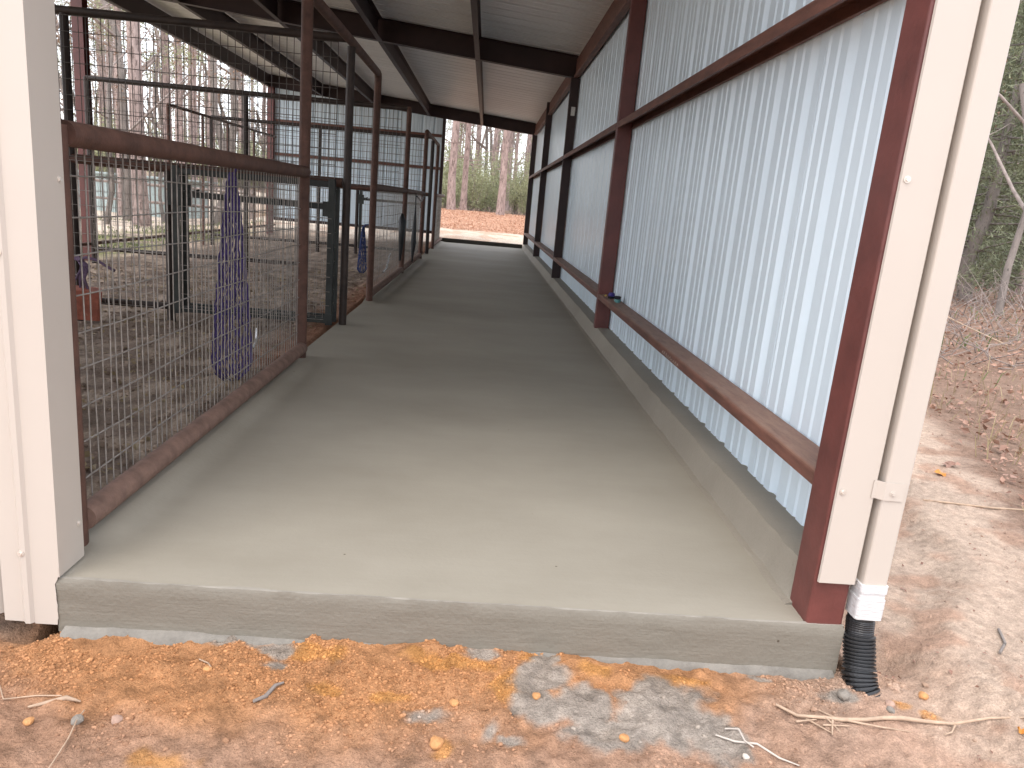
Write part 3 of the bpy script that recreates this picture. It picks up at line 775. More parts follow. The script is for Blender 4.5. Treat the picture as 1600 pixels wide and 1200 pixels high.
# lower tail of the front flange running down past the slab, with a torn edge
ztail = np.linspace(0.05, -0.187, 26)
xt = -1.4805 - 0.012 * sstep(0.0, 0.03, cz - ztail) - 0.010 * (fbm(ztail * 40, ztail * 0, 411, 3) - 0.3) * 1.0
xt[0] = -1.479
for a in range(25):
    mb.add([(-1.578, 2.5445, ztail[a]), (xt[a], 2.5445, ztail[a]), (xt[a + 1], 2.5445, ztail[a + 1]), (-1.578, 2.5445, ztail[a + 1])], [(3, 2, 1, 0)])
# rib step outwards and the flat beyond it
mb.prism([(-1.578, 2.545), (-1.588, 2.533), (-1.606, 2.533), (-1.620, 2.547), (-1.69, 2.548), (-1.69, 2.552), (-1.62, 2.551), (-1.604, 2.537), (-1.59, 2.537), (-1.578, 2.549)], (0, 0, -0.182), (0, 0, zt), (1, 0, 0), (0, 1, 0))
ltrim = P(mb, 'corner_trim', M['cream'])
ltrim['label'] = 'left cream corner trim with a torn lower edge'
for (x, y, z, d) in ((-1.6045, 2.532, 0.106, (0, -1, 0)), (-1.4775, 2.690, 0.165, (1, 0, 0)), (-1.4775, 2.690, 1.45, (1, 0, 0)), (-1.6045, 2.532, 1.2, (0, -1, 0))):
    o = screw(x, y, z, d).build('screw', M['screw']); o.parent = ltrim
# right jamb trim
mb = MB()
mb.prism([(1.390, 2.556), (1.392, 2.545), (1.533, 2.545), (1.537, 2.549), (1.537, 2.60), (1.534, 2.60), (1.533, 2.551), (1.396, 2.551)], (0, 0, 0.188), (0, 0, 4.3), (1, 0, 0), (0, 1, 0))
mb.prism([(1.5375, 2.603), (1.632, 2.603), (1.636, 2.607), (1.636, 2.70), (1.632, 2.70), (1.632, 2.612), (1.5375, 2.612)], (0, 0, 0.10), (0, 0, 4.3), (1, 0, 0), (0, 1, 0))
rtrim = P(mb, 'jamb_trim', M['cream'])
rtrim['label'] = 'flat cream trim covering the right corner column'
for z in (0.565, 1.7, 2.9):
    o = screw(1.412, 2.544, z).build('screw', M['screw']); o.parent = rtrim
# downspout at the corner
mb = MB()
mb.prism(rrect(1.557, 1.652, 2.525, 2.600, 0.010, 3), (0, 0, 0.10), (0, 0, 4.3), (1, 0, 0), (0, 1, 0))
dsp = P(mb, 'downspout', M['cream'])
mb = MB()
mb.prism(rrect(1.549, 1.658, 2.518, 2.606, 0.012, 3), (0, 0, 0.168), (0, 0, 0.200), (1, 0, 0), (0, 1, 0))
mb.prism(rrect(1.552, 1.655, 2.521, 2.603, 0.012, 3), (0, 0, 0.095), (0, 0, 0.169), (1, 0, 0), (0, 1, 0))
mb.prism(rrect(1.548, 1.659, 2.517, 2.608, 0.014, 3), (0, 0, 0.055), (0, 0, 0.14), (1, 0, 0), (0, 1, 0))
o = mb.build('tape_wrap', M['tape']); o.parent = dsp
mb = MB()
mb.prism([(1.522, 2.5435), (1.536, 2.5435), (1.560, 2.5225), (1.632, 2.5225), (1.632, 2.5195), (1.558, 2.5195), (1.534, 2.5405), (1.522, 2.5405)], (0, 0, 0.552), (0, 0, 0.622), (1, 0, 0), (0, 1, 0))
for qx, qz in ((1.590, 0.580),):
    s_ = screw(qx, 2.5195, qz); mb.add(s_.v, s_.f)
o = mb.build('strap', M['cream']); o.parent = dsp

# ---------------------------------------------------------------- drain hose
mb = MB(); pts = []; rad = []
path = [(1.604, 2.572, 0.075), (1.603, 2.570, 0.03), (1.602, 2.552, -0.04), (1.604, 2.526, -0.11), (1.602, 2.498, -0.17), (1.606, 2.472, -0.215), (1.624, 2.44, -0.26)]
path = [Vector(p) for p in path]
def along(t):
    s = t * (len(path) - 1); i = min(int(s), len(path) - 2); f = s - i
    p0 = path[max(i - 1, 0)]; p1 = path[i]; p2 = path[i + 1]; p3 = path[min(i + 2, len(path) - 1)]
    return 0.5 * ((2 * p1) + (p2 - p0) * f + (2 * p0 - 5 * p1 + 4 * p2 - p3) * f * f + (3 * p1 - p0 - 3 * p2 + p3) * f ** 3)
NS = 150
for a in range(NS + 1):
    t = a / NS; pts.append(along(t))
    if t < 0.10: rad.append(0.044)
    elif t < 0.16: rad.append(0.050)
    elif t < 0.30: rad.append(0.053 + 0.0012 * math.sin(t * 300))
    else:
        per = (0.034 if t < 0.6 else 0.055); ph = ((t - 0.30) / per) % 1.0
        rad.append(0.054 + (0.011 if 0.2 < ph < 0.8 else -0.003) * (1 if t > 0.6 else 0.6))
mb.path(pts, rad, 24, smooth=False)
tag(mb.build('drain_hose', M['black']), 'black corrugated drain hose bending into the soil under the downspout', 'drain hose')

# ================================================================== PIPE FENCES
def wire_grid(mb, o, u, nu, nv, du, dv, r=0.0028, wob=0.004, v=(0, 0, 1), sides=5):
    """nu wires along v spaced du along u, nv wires along u spaced dv along v."""
    o, u, v = Vector(o), Vector(u), Vector(v); n = u.cross(v)
    L, Hh = (nu - 1) * du, (nv - 1) * dv
    for a in range(nu):
        off = random.uniform(-wob, wob) * 0.6
        mb.path([o + u * (a * du + off * 0.3) + n * off, o + u * (a * du + random.uniform(-wob, wob)) + v * Hh * 0.5 + n * random.uniform(-wob, wob), o + u * (a * du + off * 0.3) + v * Hh], r, sides, cap=False)
    K = 9
    for b in range(nv):
        ph = random.random() * 6
        mb.path([o + u * (L * q / K) + v * (b * dv + wob * math.sin(ph + q * 1.3)) + n * (0.005 + wob * math.sin(ph + 2 + q)) for q in range(K + 1)], r, sides, cap=False)
    return mb
FX = -1.55
ZT = 3.02
def new_fence(name, loc, label, cat, group=None):
    e = empty(name, loc); tag(e, label, cat, group); return e
def PP(mb, name, m, parent): return P(mb, name, m, parent)
def post(parent, x, y, z0, z1, r, m='pipe', name='post'):
    mb = MB(); mb.tube((x, y, z0), (x, y, z1), r, 16); return P(mb, name, M[m], parent)
def rail(parent, p0, p1, r, m='pipe', name='rail', n=14):
    mb = MB(); mb.tube(p0, p1, r, n); return P(mb, name, M[m], parent)

# near panel of the aisle
f1 = new_fence('fence_panel', (FX, 2.83, 0), 'rusty pipe fence panel with wire mesh nearest the camera, left of the aisle', 'fence', 'fence panels along the aisle')
post(f1, -1.562, 2.83, -0.1, 1.64, 0.041, 'pipe')
rail(f1, (FX, 2.86, 1.612), (FX, 6.53, 1.618), 0.047, 'pipe', 'top_rail', 18)
rail(f1, (FX, 2.86, 0.103), (FX, 6.53, 0.098), 0.052, 'pipe_dusty', 'bottom_rail', 18)
mb = MB(); wire_grid(mb, (FX - 0.045, 2.90, 0.09), (0, 1, 0), 59, 11, 0.0633, 0.1524, 0.0034, 0.006); P(mb, 'wire_mesh', M['wire'], f1)

gw1 = new_fence('gateway', (FX, 6.55, 0), 'tall brown pipe gateway frame standing over the two nearer openings of the aisle', 'gateway')
post(gw1, FX - 0.02, 6.58, -0.05, ZT - 0.04, 0.048, 'pipe')
post(gw1, FX, 8.45, -0.05, ZT - 0.05, 0.044, 'pipe_dark')
post(gw1, FX, 10.42, -0.05, ZT - 0.03, 0.048, 'pipe')
mb = MB(); mb.path([(FX - 0.02, 6.58, ZT - 0.08), (FX - 0.02, 6.60, ZT - 0.01), (FX - 0.01, 6.68, ZT), (FX, 8.4, ZT), (FX, 10.32, ZT), (FX, 10.40, ZT - 0.01), (FX, 10.42, ZT - 0.08)], 0.048, 14); P(mb, 'header', M['pipe'], gw1)

f2 = new_fence('fence_panel', (FX, 10.5, 0), 'brown pipe fence panel with grey mesh just beyond the near gateway', 'fence', 'fence panels along the aisle')
rail(f2, (FX, 10.46, 1.575), (FX, 14.36, 1.585), 0.047, 'pipe', 'top_rail')
rail(f2, (FX, 10.46, 0.11), (FX, 14.36, 0.11), 0.052, 'pipe_dusty', 'bottom_rail')
post(f2, FX, 14.42, -0.05, 3.08, 0.046, 'pipe')
mb = MB(); wire_grid(mb, (FX - 0.045, 10.50, 0.09), (0, 1, 0), 51, 11, 0.0762, 0.1524, 0.0030, 0.004); P(mb, 'wire_mesh', M['wire'], f2)
f3 = new_fence('fence_panel', (FX, 14.5, 0), 'brown pipe fence panel with a black strap on its mesh, third along the aisle', 'fence', 'fence panels along the aisle')
rail(f3, (FX, 14.47, 1.58), (FX, 18.42, 1.585), 0.047, 'pipe', 'top_rail')
rail(f3, (FX, 14.47, 0.11), (FX, 18.42, 0.11), 0.052, 'pipe_dusty', 'bottom_rail')
mb = MB(); wire_grid(mb, (FX - 0.045, 14.50, 0.09), (0, 1, 0), 51, 11, 0.0762, 0.1524, 0.0030, 0.004); P(mb, 'wire_mesh', M['wire'], f3)
gw2 = new_fence('gateway', (FX, 18.45, 0), 'smaller looking brown pipe gateway frame near the far end of the aisle', 'gateway')
post(gw2, FX, 18.47, -0.05, ZT - 0.03, 0.048, 'pipe')
post(gw2, FX, 20.6, -0.05, ZT - 0.05, 0.048, 'pipe_dark')
post(gw2, FX, 22.75, -0.05, ZT - 0.03, 0.048, 'pipe')
mb = MB(); mb.path([(FX, 18.47, ZT - 0.08), (FX, 18.49, ZT - 0.01), (FX, 18.56, ZT), (FX, 22.66, ZT), (FX, 22.73, ZT - 0.01), (FX, 22.75, ZT - 0.08)], 0.048, 12); P(mb, 'header', M['pipe'], gw2)
f4 = new_fence('fence_panel', (FX, 22.8, 0), 'short pipe fence panel with mesh beside the far doorway', 'fence', 'fence panels along the aisle')
rail(f4, (FX, 22.8, 1.59), (FX, 26.97, 1.6), 0.047, 'pipe', 'top_rail')
rail(f4, (FX, 22.8, 0.11), (FX, 26.97, 0.11), 0.052, 'pipe_dusty', 'bottom_rail')
mb = MB(); wire_grid(mb, (FX - 0.045, 22.85, 0.09), (0, 1, 0), 53, 11, 0.0762, 0.1524, 0.0030, 0.004); P(mb, 'wire_mesh', M['wire'], f4)

# cross fences dividing the pens
XE = -7.35
def cross(y, label, dark=True):
    f = new_fence('cross_fence', (-4.5, y, 0), label, 'fence', 'cross fences between the pens')
    m = 'pipe_dark'
    x1 = FX - 0.05
    rail(f, (XE, y, ZT + 0.03), (x1, y, ZT + 0.03), 0.042, 'pipe_dark', 'top_rail')
    rail(f, (XE, y, 1.575), (x1, y, 1.575), 0.05, 'pipe', 'mid_rail')
    zb0 = gz(-4.5, y)
    rail(f, (XE, y, 0.02), (-3.52, y, 0.05), 0.038, 'pipe_dark', 'bottom_rail')
    post(f, -4.52, y + 0.01, zb0 - 0.1, ZT, 0.045, 'pipe_dark')
    post(f, -3.49, y + 0.01, gz(-3.5, y) - 0.1, 1.56, 0.045, 'pipe_dark')
    post(f, XE, y, gz(XE, y) - 0.1, ZT + 0.05, 0.045, 'pipe_dark')
    mb = MB(); nu = int((x1 - XE) / 0.0762); wire_grid(mb, (XE + 0.03, y - 0.05, 1.60), (1, 0, 0), nu, 10, 0.0762, 0.1555, 0.0042, 0.005); P(mb, 'wire_mesh', M['wire_dark'], f)
    mb = MB(); nu = int((-3.56 - XE) / 0.0762); wire_grid(mb, (XE + 0.03, y - 0.045, 0.03), (1, 0, 0), nu, 11, 0.0762, 0.1524, 0.0033, 0.005); P(mb, 'wire_mesh', M['wire'], f)
    return f
cross(8.47, 'dark pipe cross fence with wire mesh between the two nearest pens')
cross(14.42, 'dark pipe cross fence with wire mesh, second row back in the pens')
cross(20.6, 'dark pipe cross fence with wire mesh, last row before the white end wall')

# gates swung back against the cross fences
def gate(y, label):
    g = empty('pen_gate', (-3.45, y, 0)); tag(g, label, 'gate', 'swung open pen gates')
    xa, xb = -3.34, -1.72
    s = 0.032
    for z in (1.545, 0.05):
        fr = MB(); fr.prism(rrect(-s, s, -s, s, 0.008, 2), (xa, y, z), (xb, y, z), (0, 1, 0), (0, 0, 1))
        P(fr, 'frame_bar', M['gate'], g)
    for x in (xa - 0.03, xb + 0.03):
        st = MB(); st.prism(rrect(-0.036, 0.036, -0.036, 0.036, 0.008, 2), (x, y, -0.0), (x, y, 1.60), (1, 0, 0), (0, 1, 0)); P(st, 'stile', M['gate'], g)
    br = MB(); br.prism(rrect(-0.028, 0.028, -0.03, 0.03, 0.008, 2), (xa, y, 1.305), (xb, y, 1.305), (0, 1, 0), (0, 0, 1)); P(br, 'brace', M['gate'], g)
    mb = MB(); wire_grid(mb, (xa + 0.02, y - 0.03, 0.06), (1, 0, 0), 23, 10, 0.0745, 0.16, 0.0028, 0.003); P(mb, 'wire_mesh', M['wire'], g)
    la = MB(); la.box(xa - 0.10, xa + 0.06, y - 0.05, y - 0.038, 1.18, 1.42); la.path([(xa + 0.02, y - 0.06, 1.36), (xa + 0.10, y - 0.09, 1.33), (xa + 0.16, y - 0.06, 1.36)], 0.012, 8)
    P(la, 'latch', M['gate'], g)
    hb = MB(); hb.box(xb - 0.02, xb + 0.075, y - 0.045, y - 0.037, 0.02, 0.13); P(hb, 'hinge', M['gate'], g)
    hb = MB(); hb.box(xb - 0.06, xb + 0.07, y - 0.045, y - 0.037, 1.2, 1.36); P(hb, 'hinge', M['gate'], g)
    return g
gate(8.36, 'worn green black pen gate standing open at the nearest cross fence')
gate(8.60, 'dark pen gate folded close behind the nearest open gate')
gate(20.45, 'dark pen gate standing open near the far end of the pens')

# outer fence along the open eave
of = new_fence('outer_fence', (-7.35, 14, 0), 'thin brown pipe fence along the open eave side of the pens', 'fence')
for z, r in ((0.10, 0.034), (1.60, 0.034)):
    rail(of, (-7.42, 2.9, z), (-7.42, 26.9, z), r, 'pipe', 'rail')
rail(of, (-7.42, 18.1, 3.04), (-7.42, 26.9, 3.06), 0.036, 'pipe', 'rail')
for y in (5.6, 11.4, 18.08, 20.2, 22.1, 24.5):
    post(of, -7.42, y, gz(-7.42, y) - 0.1, 3.03 if y > 16 else 1.62, 0.038, 'pipe')
# rail fence out in the paddock
pf = new_fence('paddock_fence', (-14, 24, 0), 'weathered rail fence far out across the pale paddock', 'fence')
for z in (0.35, 1.0):
    rail(pf, (-34, 30, z), (-9, 30, z + 0.05), 0.05, 'twig', 'rail', 8)
for q in range(9):
    post(pf, -34 + q * 3.1, 30, -0.6, 1.2, 0.06, 'twig')

# ================================================================== TACK
def haynet(name, label, m, cx, cy, ztop, zbot, r0, r1, n=26, rs=0.0042, cat='hay net'):
    root = empty(name, (cx, cy, zbot)); tag(root, label, cat)
    mb = MB(); Hh = ztop - zbot
    K = 26
    for sgn in (1, -1):
        for a in range(n):
            pts = []
            for q in range(K + 1):
                t = q / K
                rr = r0 + (r1 - r0) * (t ** 0.75) if t < 0.9 else (r0 + (r1 - r0) * 0.95) * (1 - ((t - 0.9) / 0.1) ** 2 * 0.55)
                ang = 2 * math.pi * a / n + sgn * (0.9 * t + 0.10 * math.sin(t * 40 + a)) + 0.3 * sgn
                fl = 0.55
                jx = 0.006 * math.sin(a * 3.1 + q * 1.7)
                pts.append((cx + rr * math.cos(ang) * fl + jx, cy + rr * math.sin(ang) + jx, ztop - Hh * t + 0.008 * math.sin(a * 2.3 + q)))
            mb.path(pts, rs, 4, cap=False)
    P(mb, 'netting', m, root)
    mb = MB(); mb.path([(cx, cy, ztop - 0.02), (cx + 0.03, cy, ztop + 0.05), (cx + 0.12, cy, ztop + 0.06)], 0.012, 8); 
    mb.path([(cx, cy, ztop + 0.02), (cx, cy, ztop - 0.1)], [0.02, 0.026], 8)
    P(mb, 'cord', m, root)
    return root
haynet('hay_net', 'empty purple hay net hanging from the top rail behind the nearest mesh', M['purple'], -1.72, 5.20, 1.53, 0.13, 0.03, 0.235, 20, 0.0038)
mb = MB(); mb.path([(-1.68, 5.62, 0.42), (-1.67, 5.60, 0.36), (-1.67, 5.56, 0.31), (-1.67, 5.50, 0.29)], 0.008, 8)
tag(mb.build('snap_hook', M['chrome']), 'small bright metal snap hook dangling beside the purple hay net', 'hook')
haynet('hay_net', 'small blue hay net hanging low in the second pen', M['blue'], -2.28, 14.25, 0.85, 0.0, 0.03, 0.16, 12, 0.005)

# mineral block hung on the cross fence post
bm_ = MB(); bm_.prism(rrect(-0.15, 0.15, -0.14, 0.14, 0.035, 3), (0, 0, -0.16), (0, 0, 0.16), (1, 0, 0), (0, 1, 0))
sb = bm_.build('salt_block', M['salt'], None, (-4.31, 8.22, 0.05))
sb.rotation_euler = (0.05, 0.10, 0.5)
tag(sb, 'red mineral salt block hanging by a rope from a pen post', 'salt block')
mb = MB()
for a in range(5):
    dx = (a - 2) * 0.022
    mb.path([(-4.31 + dx, 8.22 + 0.03 * (a % 2), 0.19), (-4.33 + dx * 0.6, 8.22, 0.32), (-4.31 + dx, 8.26, 0.45), (-4.44, 8.36, 0.50 + 0.01 * a), (-4.54, 8.39, 0.50 + 0.012 * a)], 0.011, 7)
mb.path([(-4.45, 8.24, 0.10), (-4.42, 8.20, 0.24), (-4.37, 8.22, 0.36), (-4.34, 8.30, 0.48)], 0.011, 7)
mb.path([(-4.40, 8.30, 0.50), (-4.30, 8.26, 0.545), (-4.18, 8.24, 0.53), (-4.06, 8.22, 0.47), (-3.98, 8.22, 0.43)], [0.016, 0.016, 0.015, 0.015, 0.018], 8)
tag(mb.build('rope', M['mauve']), 'faded purple rope knotted round the pen post above the red block', 'rope')

def brush(name, m, loc, rz, label):
    root = empty(name, loc); root.rotation_euler = (0, 0, rz); tag(root, label, 'brush', None)
    b1 = MB(); L, W_ = 0.075, 0.036
    ring = [(L * math.cos(a), W_ * math.sin(a)) for a in np.linspace(0, 2 * math.pi, 20, endpoint=False)]
    b1.prism(ring, (0, 0, 0.028), (0, 0, 0.05), (1, 0, 0), (0, 1, 0))
    b1.prism([(x * 0.8, y * 0.8) for x, y in ring], (0, 0, 0.05), (0, 0, 0.062), (1, 0, 0), (0, 1, 0))
    b1.build('back', m, root)
    b2 = MB()
    for a in range(90):
        t = random.random() * 6.28; r = math.sqrt(random.random()) * 0.9
        x, y = L * r * math.cos(t), W_ * r * math.sin(t)
        b2.path([(x, y, 0.03), (x * 1.05, y * 1.08, 0.0)], 0.0028, 4)
    b2.build('bristles', M['bristle'], root)
    return root
b_a = brush('grooming_brush', M['brushp'], (1.495, 8.36, 0.567), 1.2, 'purple backed grooming brush on the lower wall girt')
b_a.rotation_euler = (0, 0, 1.2)
b_b = brush('grooming_brush', M['teal'], (1.508, 8.03, 0.567 + 0.062), 0.4, 'teal backed grooming brush lying bristles up on the lower wall girt')
b_b.rotation_euler = (math.pi, 0, 1.45)
mb = MB(); mb.path([(1.455, 8.53, 0.573), (1.475, 8.60, 0.573)], [0.012, 0.008], 8)
tag(mb.build('hoof_pick', M['yellow']), 'small yellow plastic handle lying on the girt behind the brushes', 'tool')

def strap(name, pts, r, m, label, cat):
    mb = MB(); mb.path(pts, r, 8); tag(mb.build(name, M[m]), label, cat)
strap('lead_rope', [(FX + 0.05, 16.05, 1.56), (FX + 0.06, 16.0, 1.3), (FX + 0.06, 15.97, 0.85), (FX + 0.06, 15.95, 0.55), (FX + 0.05, 15.96, 0.12)], [0.012, 0.014, 0.04, 0.06, 0.01], 'black', 'long black lead rope hanging down the mesh of the third fence panel', 'lead rope')
strap('halter', [(FX + 0.06, 13.55, 1.18), (FX + 0.07, 13.5, 1.05), (FX + 0.07, 13.5, 0.8), (FX + 0.06, 13.52, 0.35)], [0.02, 0.07, 0.055, 0.02], 'black', 'black halter hanging beside the post of the second fence panel', 'halter')
strap('hook_stick', [(FX - 0.02, 11.9, 0.28), (FX + 0.0, 12.15, 0.33), (FX + 0.0, 12.4, 0.50), (FX + 0.0, 12.55, 0.54)], 0.016, 'chrome', 'pale curved hook caught in the mesh of the second fence panel', 'hook')
strap('chain', [(FX + 0.05, 16.3, 1.5), (FX + 0.07, 17.2, 1.4), (FX + 0.06, 17.9, 1.52)], 0.018, 'black', 'dark chain looped under the rail of the third fence panel', 'chain')

# ================================================================== SMALL GROUND THINGS
def on_ground(pts, lift): return [(x, y, gz(x, y) + lift) for x, y in pts]
br = empty('fallen_branch', (1.65, 2.26, -0.22)); tag(br, 'long pale dead branch lying across the soil in front of the drain hose', 'branch')
pts = [(1.20, 2.32), (1.27, 2.285), (1.35, 2.262), (1.42, 2.255), (1.50, 2.262), (1.58, 2.275), (1.66, 2.285), (1.74, 2.268), (1.84, 2.262), (1.96, 2.25), (2.10, 2.24)]
mb = MB(); mb.path(on_ground(pts, 0.012), [0.005, 0.006, 0.0065, 0.008, 0.008, 0.0075, 0.009, 0.007, 0.006, 0.005, 0.003], 8); P(mb, 'stem', M['stick'], br)
for pts in ([(1.85, 2.262), (1.81, 2.22), (1.77, 2.20)], [(1.43, 2.255), (1.55, 2.225), (1.66, 2.222)], [(1.36, 2.262), (1.39, 2.20)], [(1.30, 2.275), (1.36, 2.19)], [(1.40, 2.255), (1.36, 2.31)], [(1.25, 2.25), (1.33, 2.262)], [(1.34, 2.23), (1.43, 2.22)], [(1.38, 2.245), (1.36, 2.20), (1.35, 2.18)]):
    mb = MB(); mb.path(on_ground(pts, 0.010), np.linspace(0.0045, 0.002, len(pts)).tolist(), 6); P(mb, 'twig', M['stick'], br)
def lone(name, pts, r, m, label, cat, lift=0.008):
    mb = MB(); mb.path(on_ground(pts, lift), r, 6); return tag(mb.build(name, M[m]), label, cat)
ro = lone('root', [(0.93, 2.165), (0.99, 2.14), (1.06, 2.12), (1.12, 2.07), (1.17, 2.03)], [0.003, 0.004, 0.004, 0.0035, 0.002], 'rootw', 'white bare root crossed over another right of the cement splashes', 'root')
mb = MB(); mb.path(on_ground([(0.97, 2.19), (1.01, 2.17), (1.02, 2.13), (1.04, 2.10)], 0.012), 0.003, 6); o = mb.build('rootlet', M['rootw']); o.parent = ro
lone('grass_stem', [(-1.18, 2.12), (-1.165, 2.05), (-1.155, 1.98), (-1.15, 1.86)], 0.0024, 'stick', 'single straight pale stem standing out on the bare soil at lower left', 'stem', 0.012)
lone('root', [(-1.72, 2.24), (-1.62, 2.27), (-1.54, 2.26), (-1.50, 2.21), (-1.46, 2.16), (-1.36, 2.17), (-1.28, 2.175)], 0.0022, 'stick', 'thin branching pale root on the soil near the left siding', 'root')
lone('root', [(-0.92, 2.41), (-0.88, 2.39), (-0.86, 2.36)], 0.0028, 'stick', 'short curled rootlet on the orange soil below the slab', 'root')
lone('stick', [(-0.66, 2.20), (-0.63, 2.235), (-0.61, 2.285), (-0.585, 2.30)], [0.006, 0.008, 0.007, 0.004], 'bark2', 'short dark stick pressed into the soil below the slab middle', 'stick')
lone('wood_chip', [(-1.36, 2.125), (-1.26, 2.165), (-1.22, 2.175)], [0.004, 0.009, 0.003], 'stick', 'pale splinter of wood on the soil at lower left', 'wood chip')
lone('stick', [(2.25, 2.62), (2.33, 2.70), (2.37, 2.80)], 0.006, 'bark2', 'thin bent dark stick on the pale sand at the right edge', 'stick')
lone('stick', [(3.0, 3.30), (3.2, 3.38), (3.45, 3.44)], [0.012, 0.011, 0.006], 'stick', 'pale stick lying on the sand beyond the downspout', 'stick')
lone('stick', [(2.95, 4.35), (3.35, 4.25), (3.8, 4.2), (4.3, 4.1)], [0.007, 0.007, 0.006, 0.004], 'stick', 'long grey stick lying along the sandy bank', 'stick')

ROCK_COL = dict(grey=(0.22, 0.195, 0.165), orange=(0.50, 0.25, 0.10), pink=(0.38, 0.25, 0.19), pale=(0.6, 0.52, 0.45))
rock_m = {k: mat('stone_' + k, v, 0.9, 0.2, 30, bump=0.5, bscale=60) for k, v in ROCK_COL.items()}
def stone(x, y, r, kind, label, name='stone'):
    bm = bmesh.new(); bmesh.ops.create_icosphere(bm, subdivisions=2, radius=r)
    s = random.random() * 50
    for v in bm.verts:
        nn = math.sin(v.co.x / r * 3 + s) * math.cos(v.co.y / r * 2.7 + s) * 0.16 + random.uniform(-0.06, 0.06)
        v.co *= 1 + nn; v.co.z *= 0.7
    me = bpy.data.meshes.new(name); bm.to_mesh(me); bm.free(); me.materials.append(rock_m[kind])
    o = bpy.data.objects.new(name, me); COL.objects.link(o); o.location = (x, y, gz(x, y) + r * 0.35); o.rotation_euler = (0, 0, random.random() * 6)
    tag(o, label, 'stone')
stone(1.66, 2.365, 0.020, 'pink', 'round pinkish stone between the drain hose and the branch')
stone(1.648, 2.335, 0.017, 'grey', 'round grey brown stone just in front of the pinkish one')
stone(1.50, 2.405, 0.026, 'grey', 'rough grey lump of mortar against the foot of the drain hose')
stone(-1.17, 2.06, 0.020, 'grey', 'dark grey stone behind the pale stem at lower left')
stone(-1.06, 2.085, 0.018, 'pink', 'rounded pink stone right of the dark grey one at lower left')
stone(-1.32, 2.06, 0.016, 'orange', 'small orange stone at far lower left')
stone(0.31, 2.285, 0.016, 'orange', 'orange pebble on the grey cement splash')
stone(0.60, 2.115, 0.017, 'orange', 'bright orange clod among the cement splashes')
stone(0.02, 2.225, 0.018, 'orange', 'tan stone on the soil below the middle of the slab')
stone(-0.03, 2.045, 0.024, 'orange', 'bright ochre lump at the bottom middle of the soil')
stone(-0.87, 2.36, 0.016, 'orange', 'ochre pebble near the curled rootlet')
stone(-1.41, 2.93, 0.014, 'orange', 'small ochre crumb on the concrete by the near rail')
stone(1.0, 2.06, 0.012, 'pale', 'small white pebble near the crossed white roots')
stone(1.83, 2.43, 0.02, 'orange', 'orange clod on the pale sand right of the hose')

def dead_leaf(x, y, s, m, label, rz=0.0, name='fallen_leaf'):
    bm = bmesh.new(); ring = []
    for a in range(14):
        t = 2 * math.pi * a / 14; r = s * (0.55 + 0.45 * abs(math.cos(2.5 * t)))
        ring.append(bm.verts.new((r * math.cos(t), r * math.sin(t) * 0.7, 0.010 * math.sin(3 * t) + 0.008)))
    c = bm.verts.new((0, 0, 0.002))
    for a in range(14): bm.faces.new((c, ring[a], ring[(a + 1) % 14]))
    me = bpy.data.meshes.new(name); bm.to_mesh(me); bm.free(); me.materials.append(m)
    o = bpy.data.objects.new(name, me); COL.objects.link(o); o.location = (x, y, gz(x, y) + 0.006); o.rotation_euler = (0.1, -0.1, rz); tag(o, label, 'leaf')
dead_leaf(3.56, 5.05, 0.07, M['litter'], 'red brown oak leaf lying on the raked sand', 0.4)
dead_leaf(3.38, 4.86, 0.06, M['leaf_orange'], 'pale yellow leaf beside the red brown oak leaf', 1.2)
dead_leaf(2.02, 2.165, 0.022, M['leaf_orange'], 'small orange and yellow leaf at the lower right corner', 2.0)

# ------------------------------------------------------------------ scattered leaf litter, straw and grass (uncountable)
def scatter_leaves(name, px, py, size, m, lift=0.015):
    k = len(px); z = g_base(px, py) + g_rough(px, py) + lift * rng.random(k)
    base = np.array([(-0.5, 0, 0), (-0.15, -0.32, 0.10), (0.5, 0, 0.03), (-0.15, 0.32, 0.12)])
    th = rng.random(k) * 6.28; tl = rng.normal(0, 0.5, k); t2 = rng.normal(0, 0.4, k)
    B = base[None] * size[:, None, None]
    x, y, zz = B[:, :, 0], B[:, :, 1], B[:, :, 2]
    y2 = y * np.cos(tl)[:, None] - zz * np.sin(tl)[:, None]; z2 = y * np.sin(tl)[:, None] + zz * np.cos(tl)[:, None]
    x3 = x * np.cos(t2)[:, None] - z2 * np.sin(t2)[:, None]; z3 = x * np.sin(t2)[:, None] + z2 * np.cos(t2)[:, None]
    c, s = np.cos(th)[:, None], np.sin(th)[:, None]
    V = np.stack([x3 * c - y2 * s + px[:, None], x3 * s + y2 * c + py[:, None], z3 + z[:, None] + 0.25 * size[:, None]], 2).reshape(-1, 3)
    i = (np.arange(k) * 4)[:, None]
    F = np.concatenate([i + np.array([[0, 1, 2]]), i + np.array([[0, 2, 3]])])
    return np_mesh(name, V, F, m)
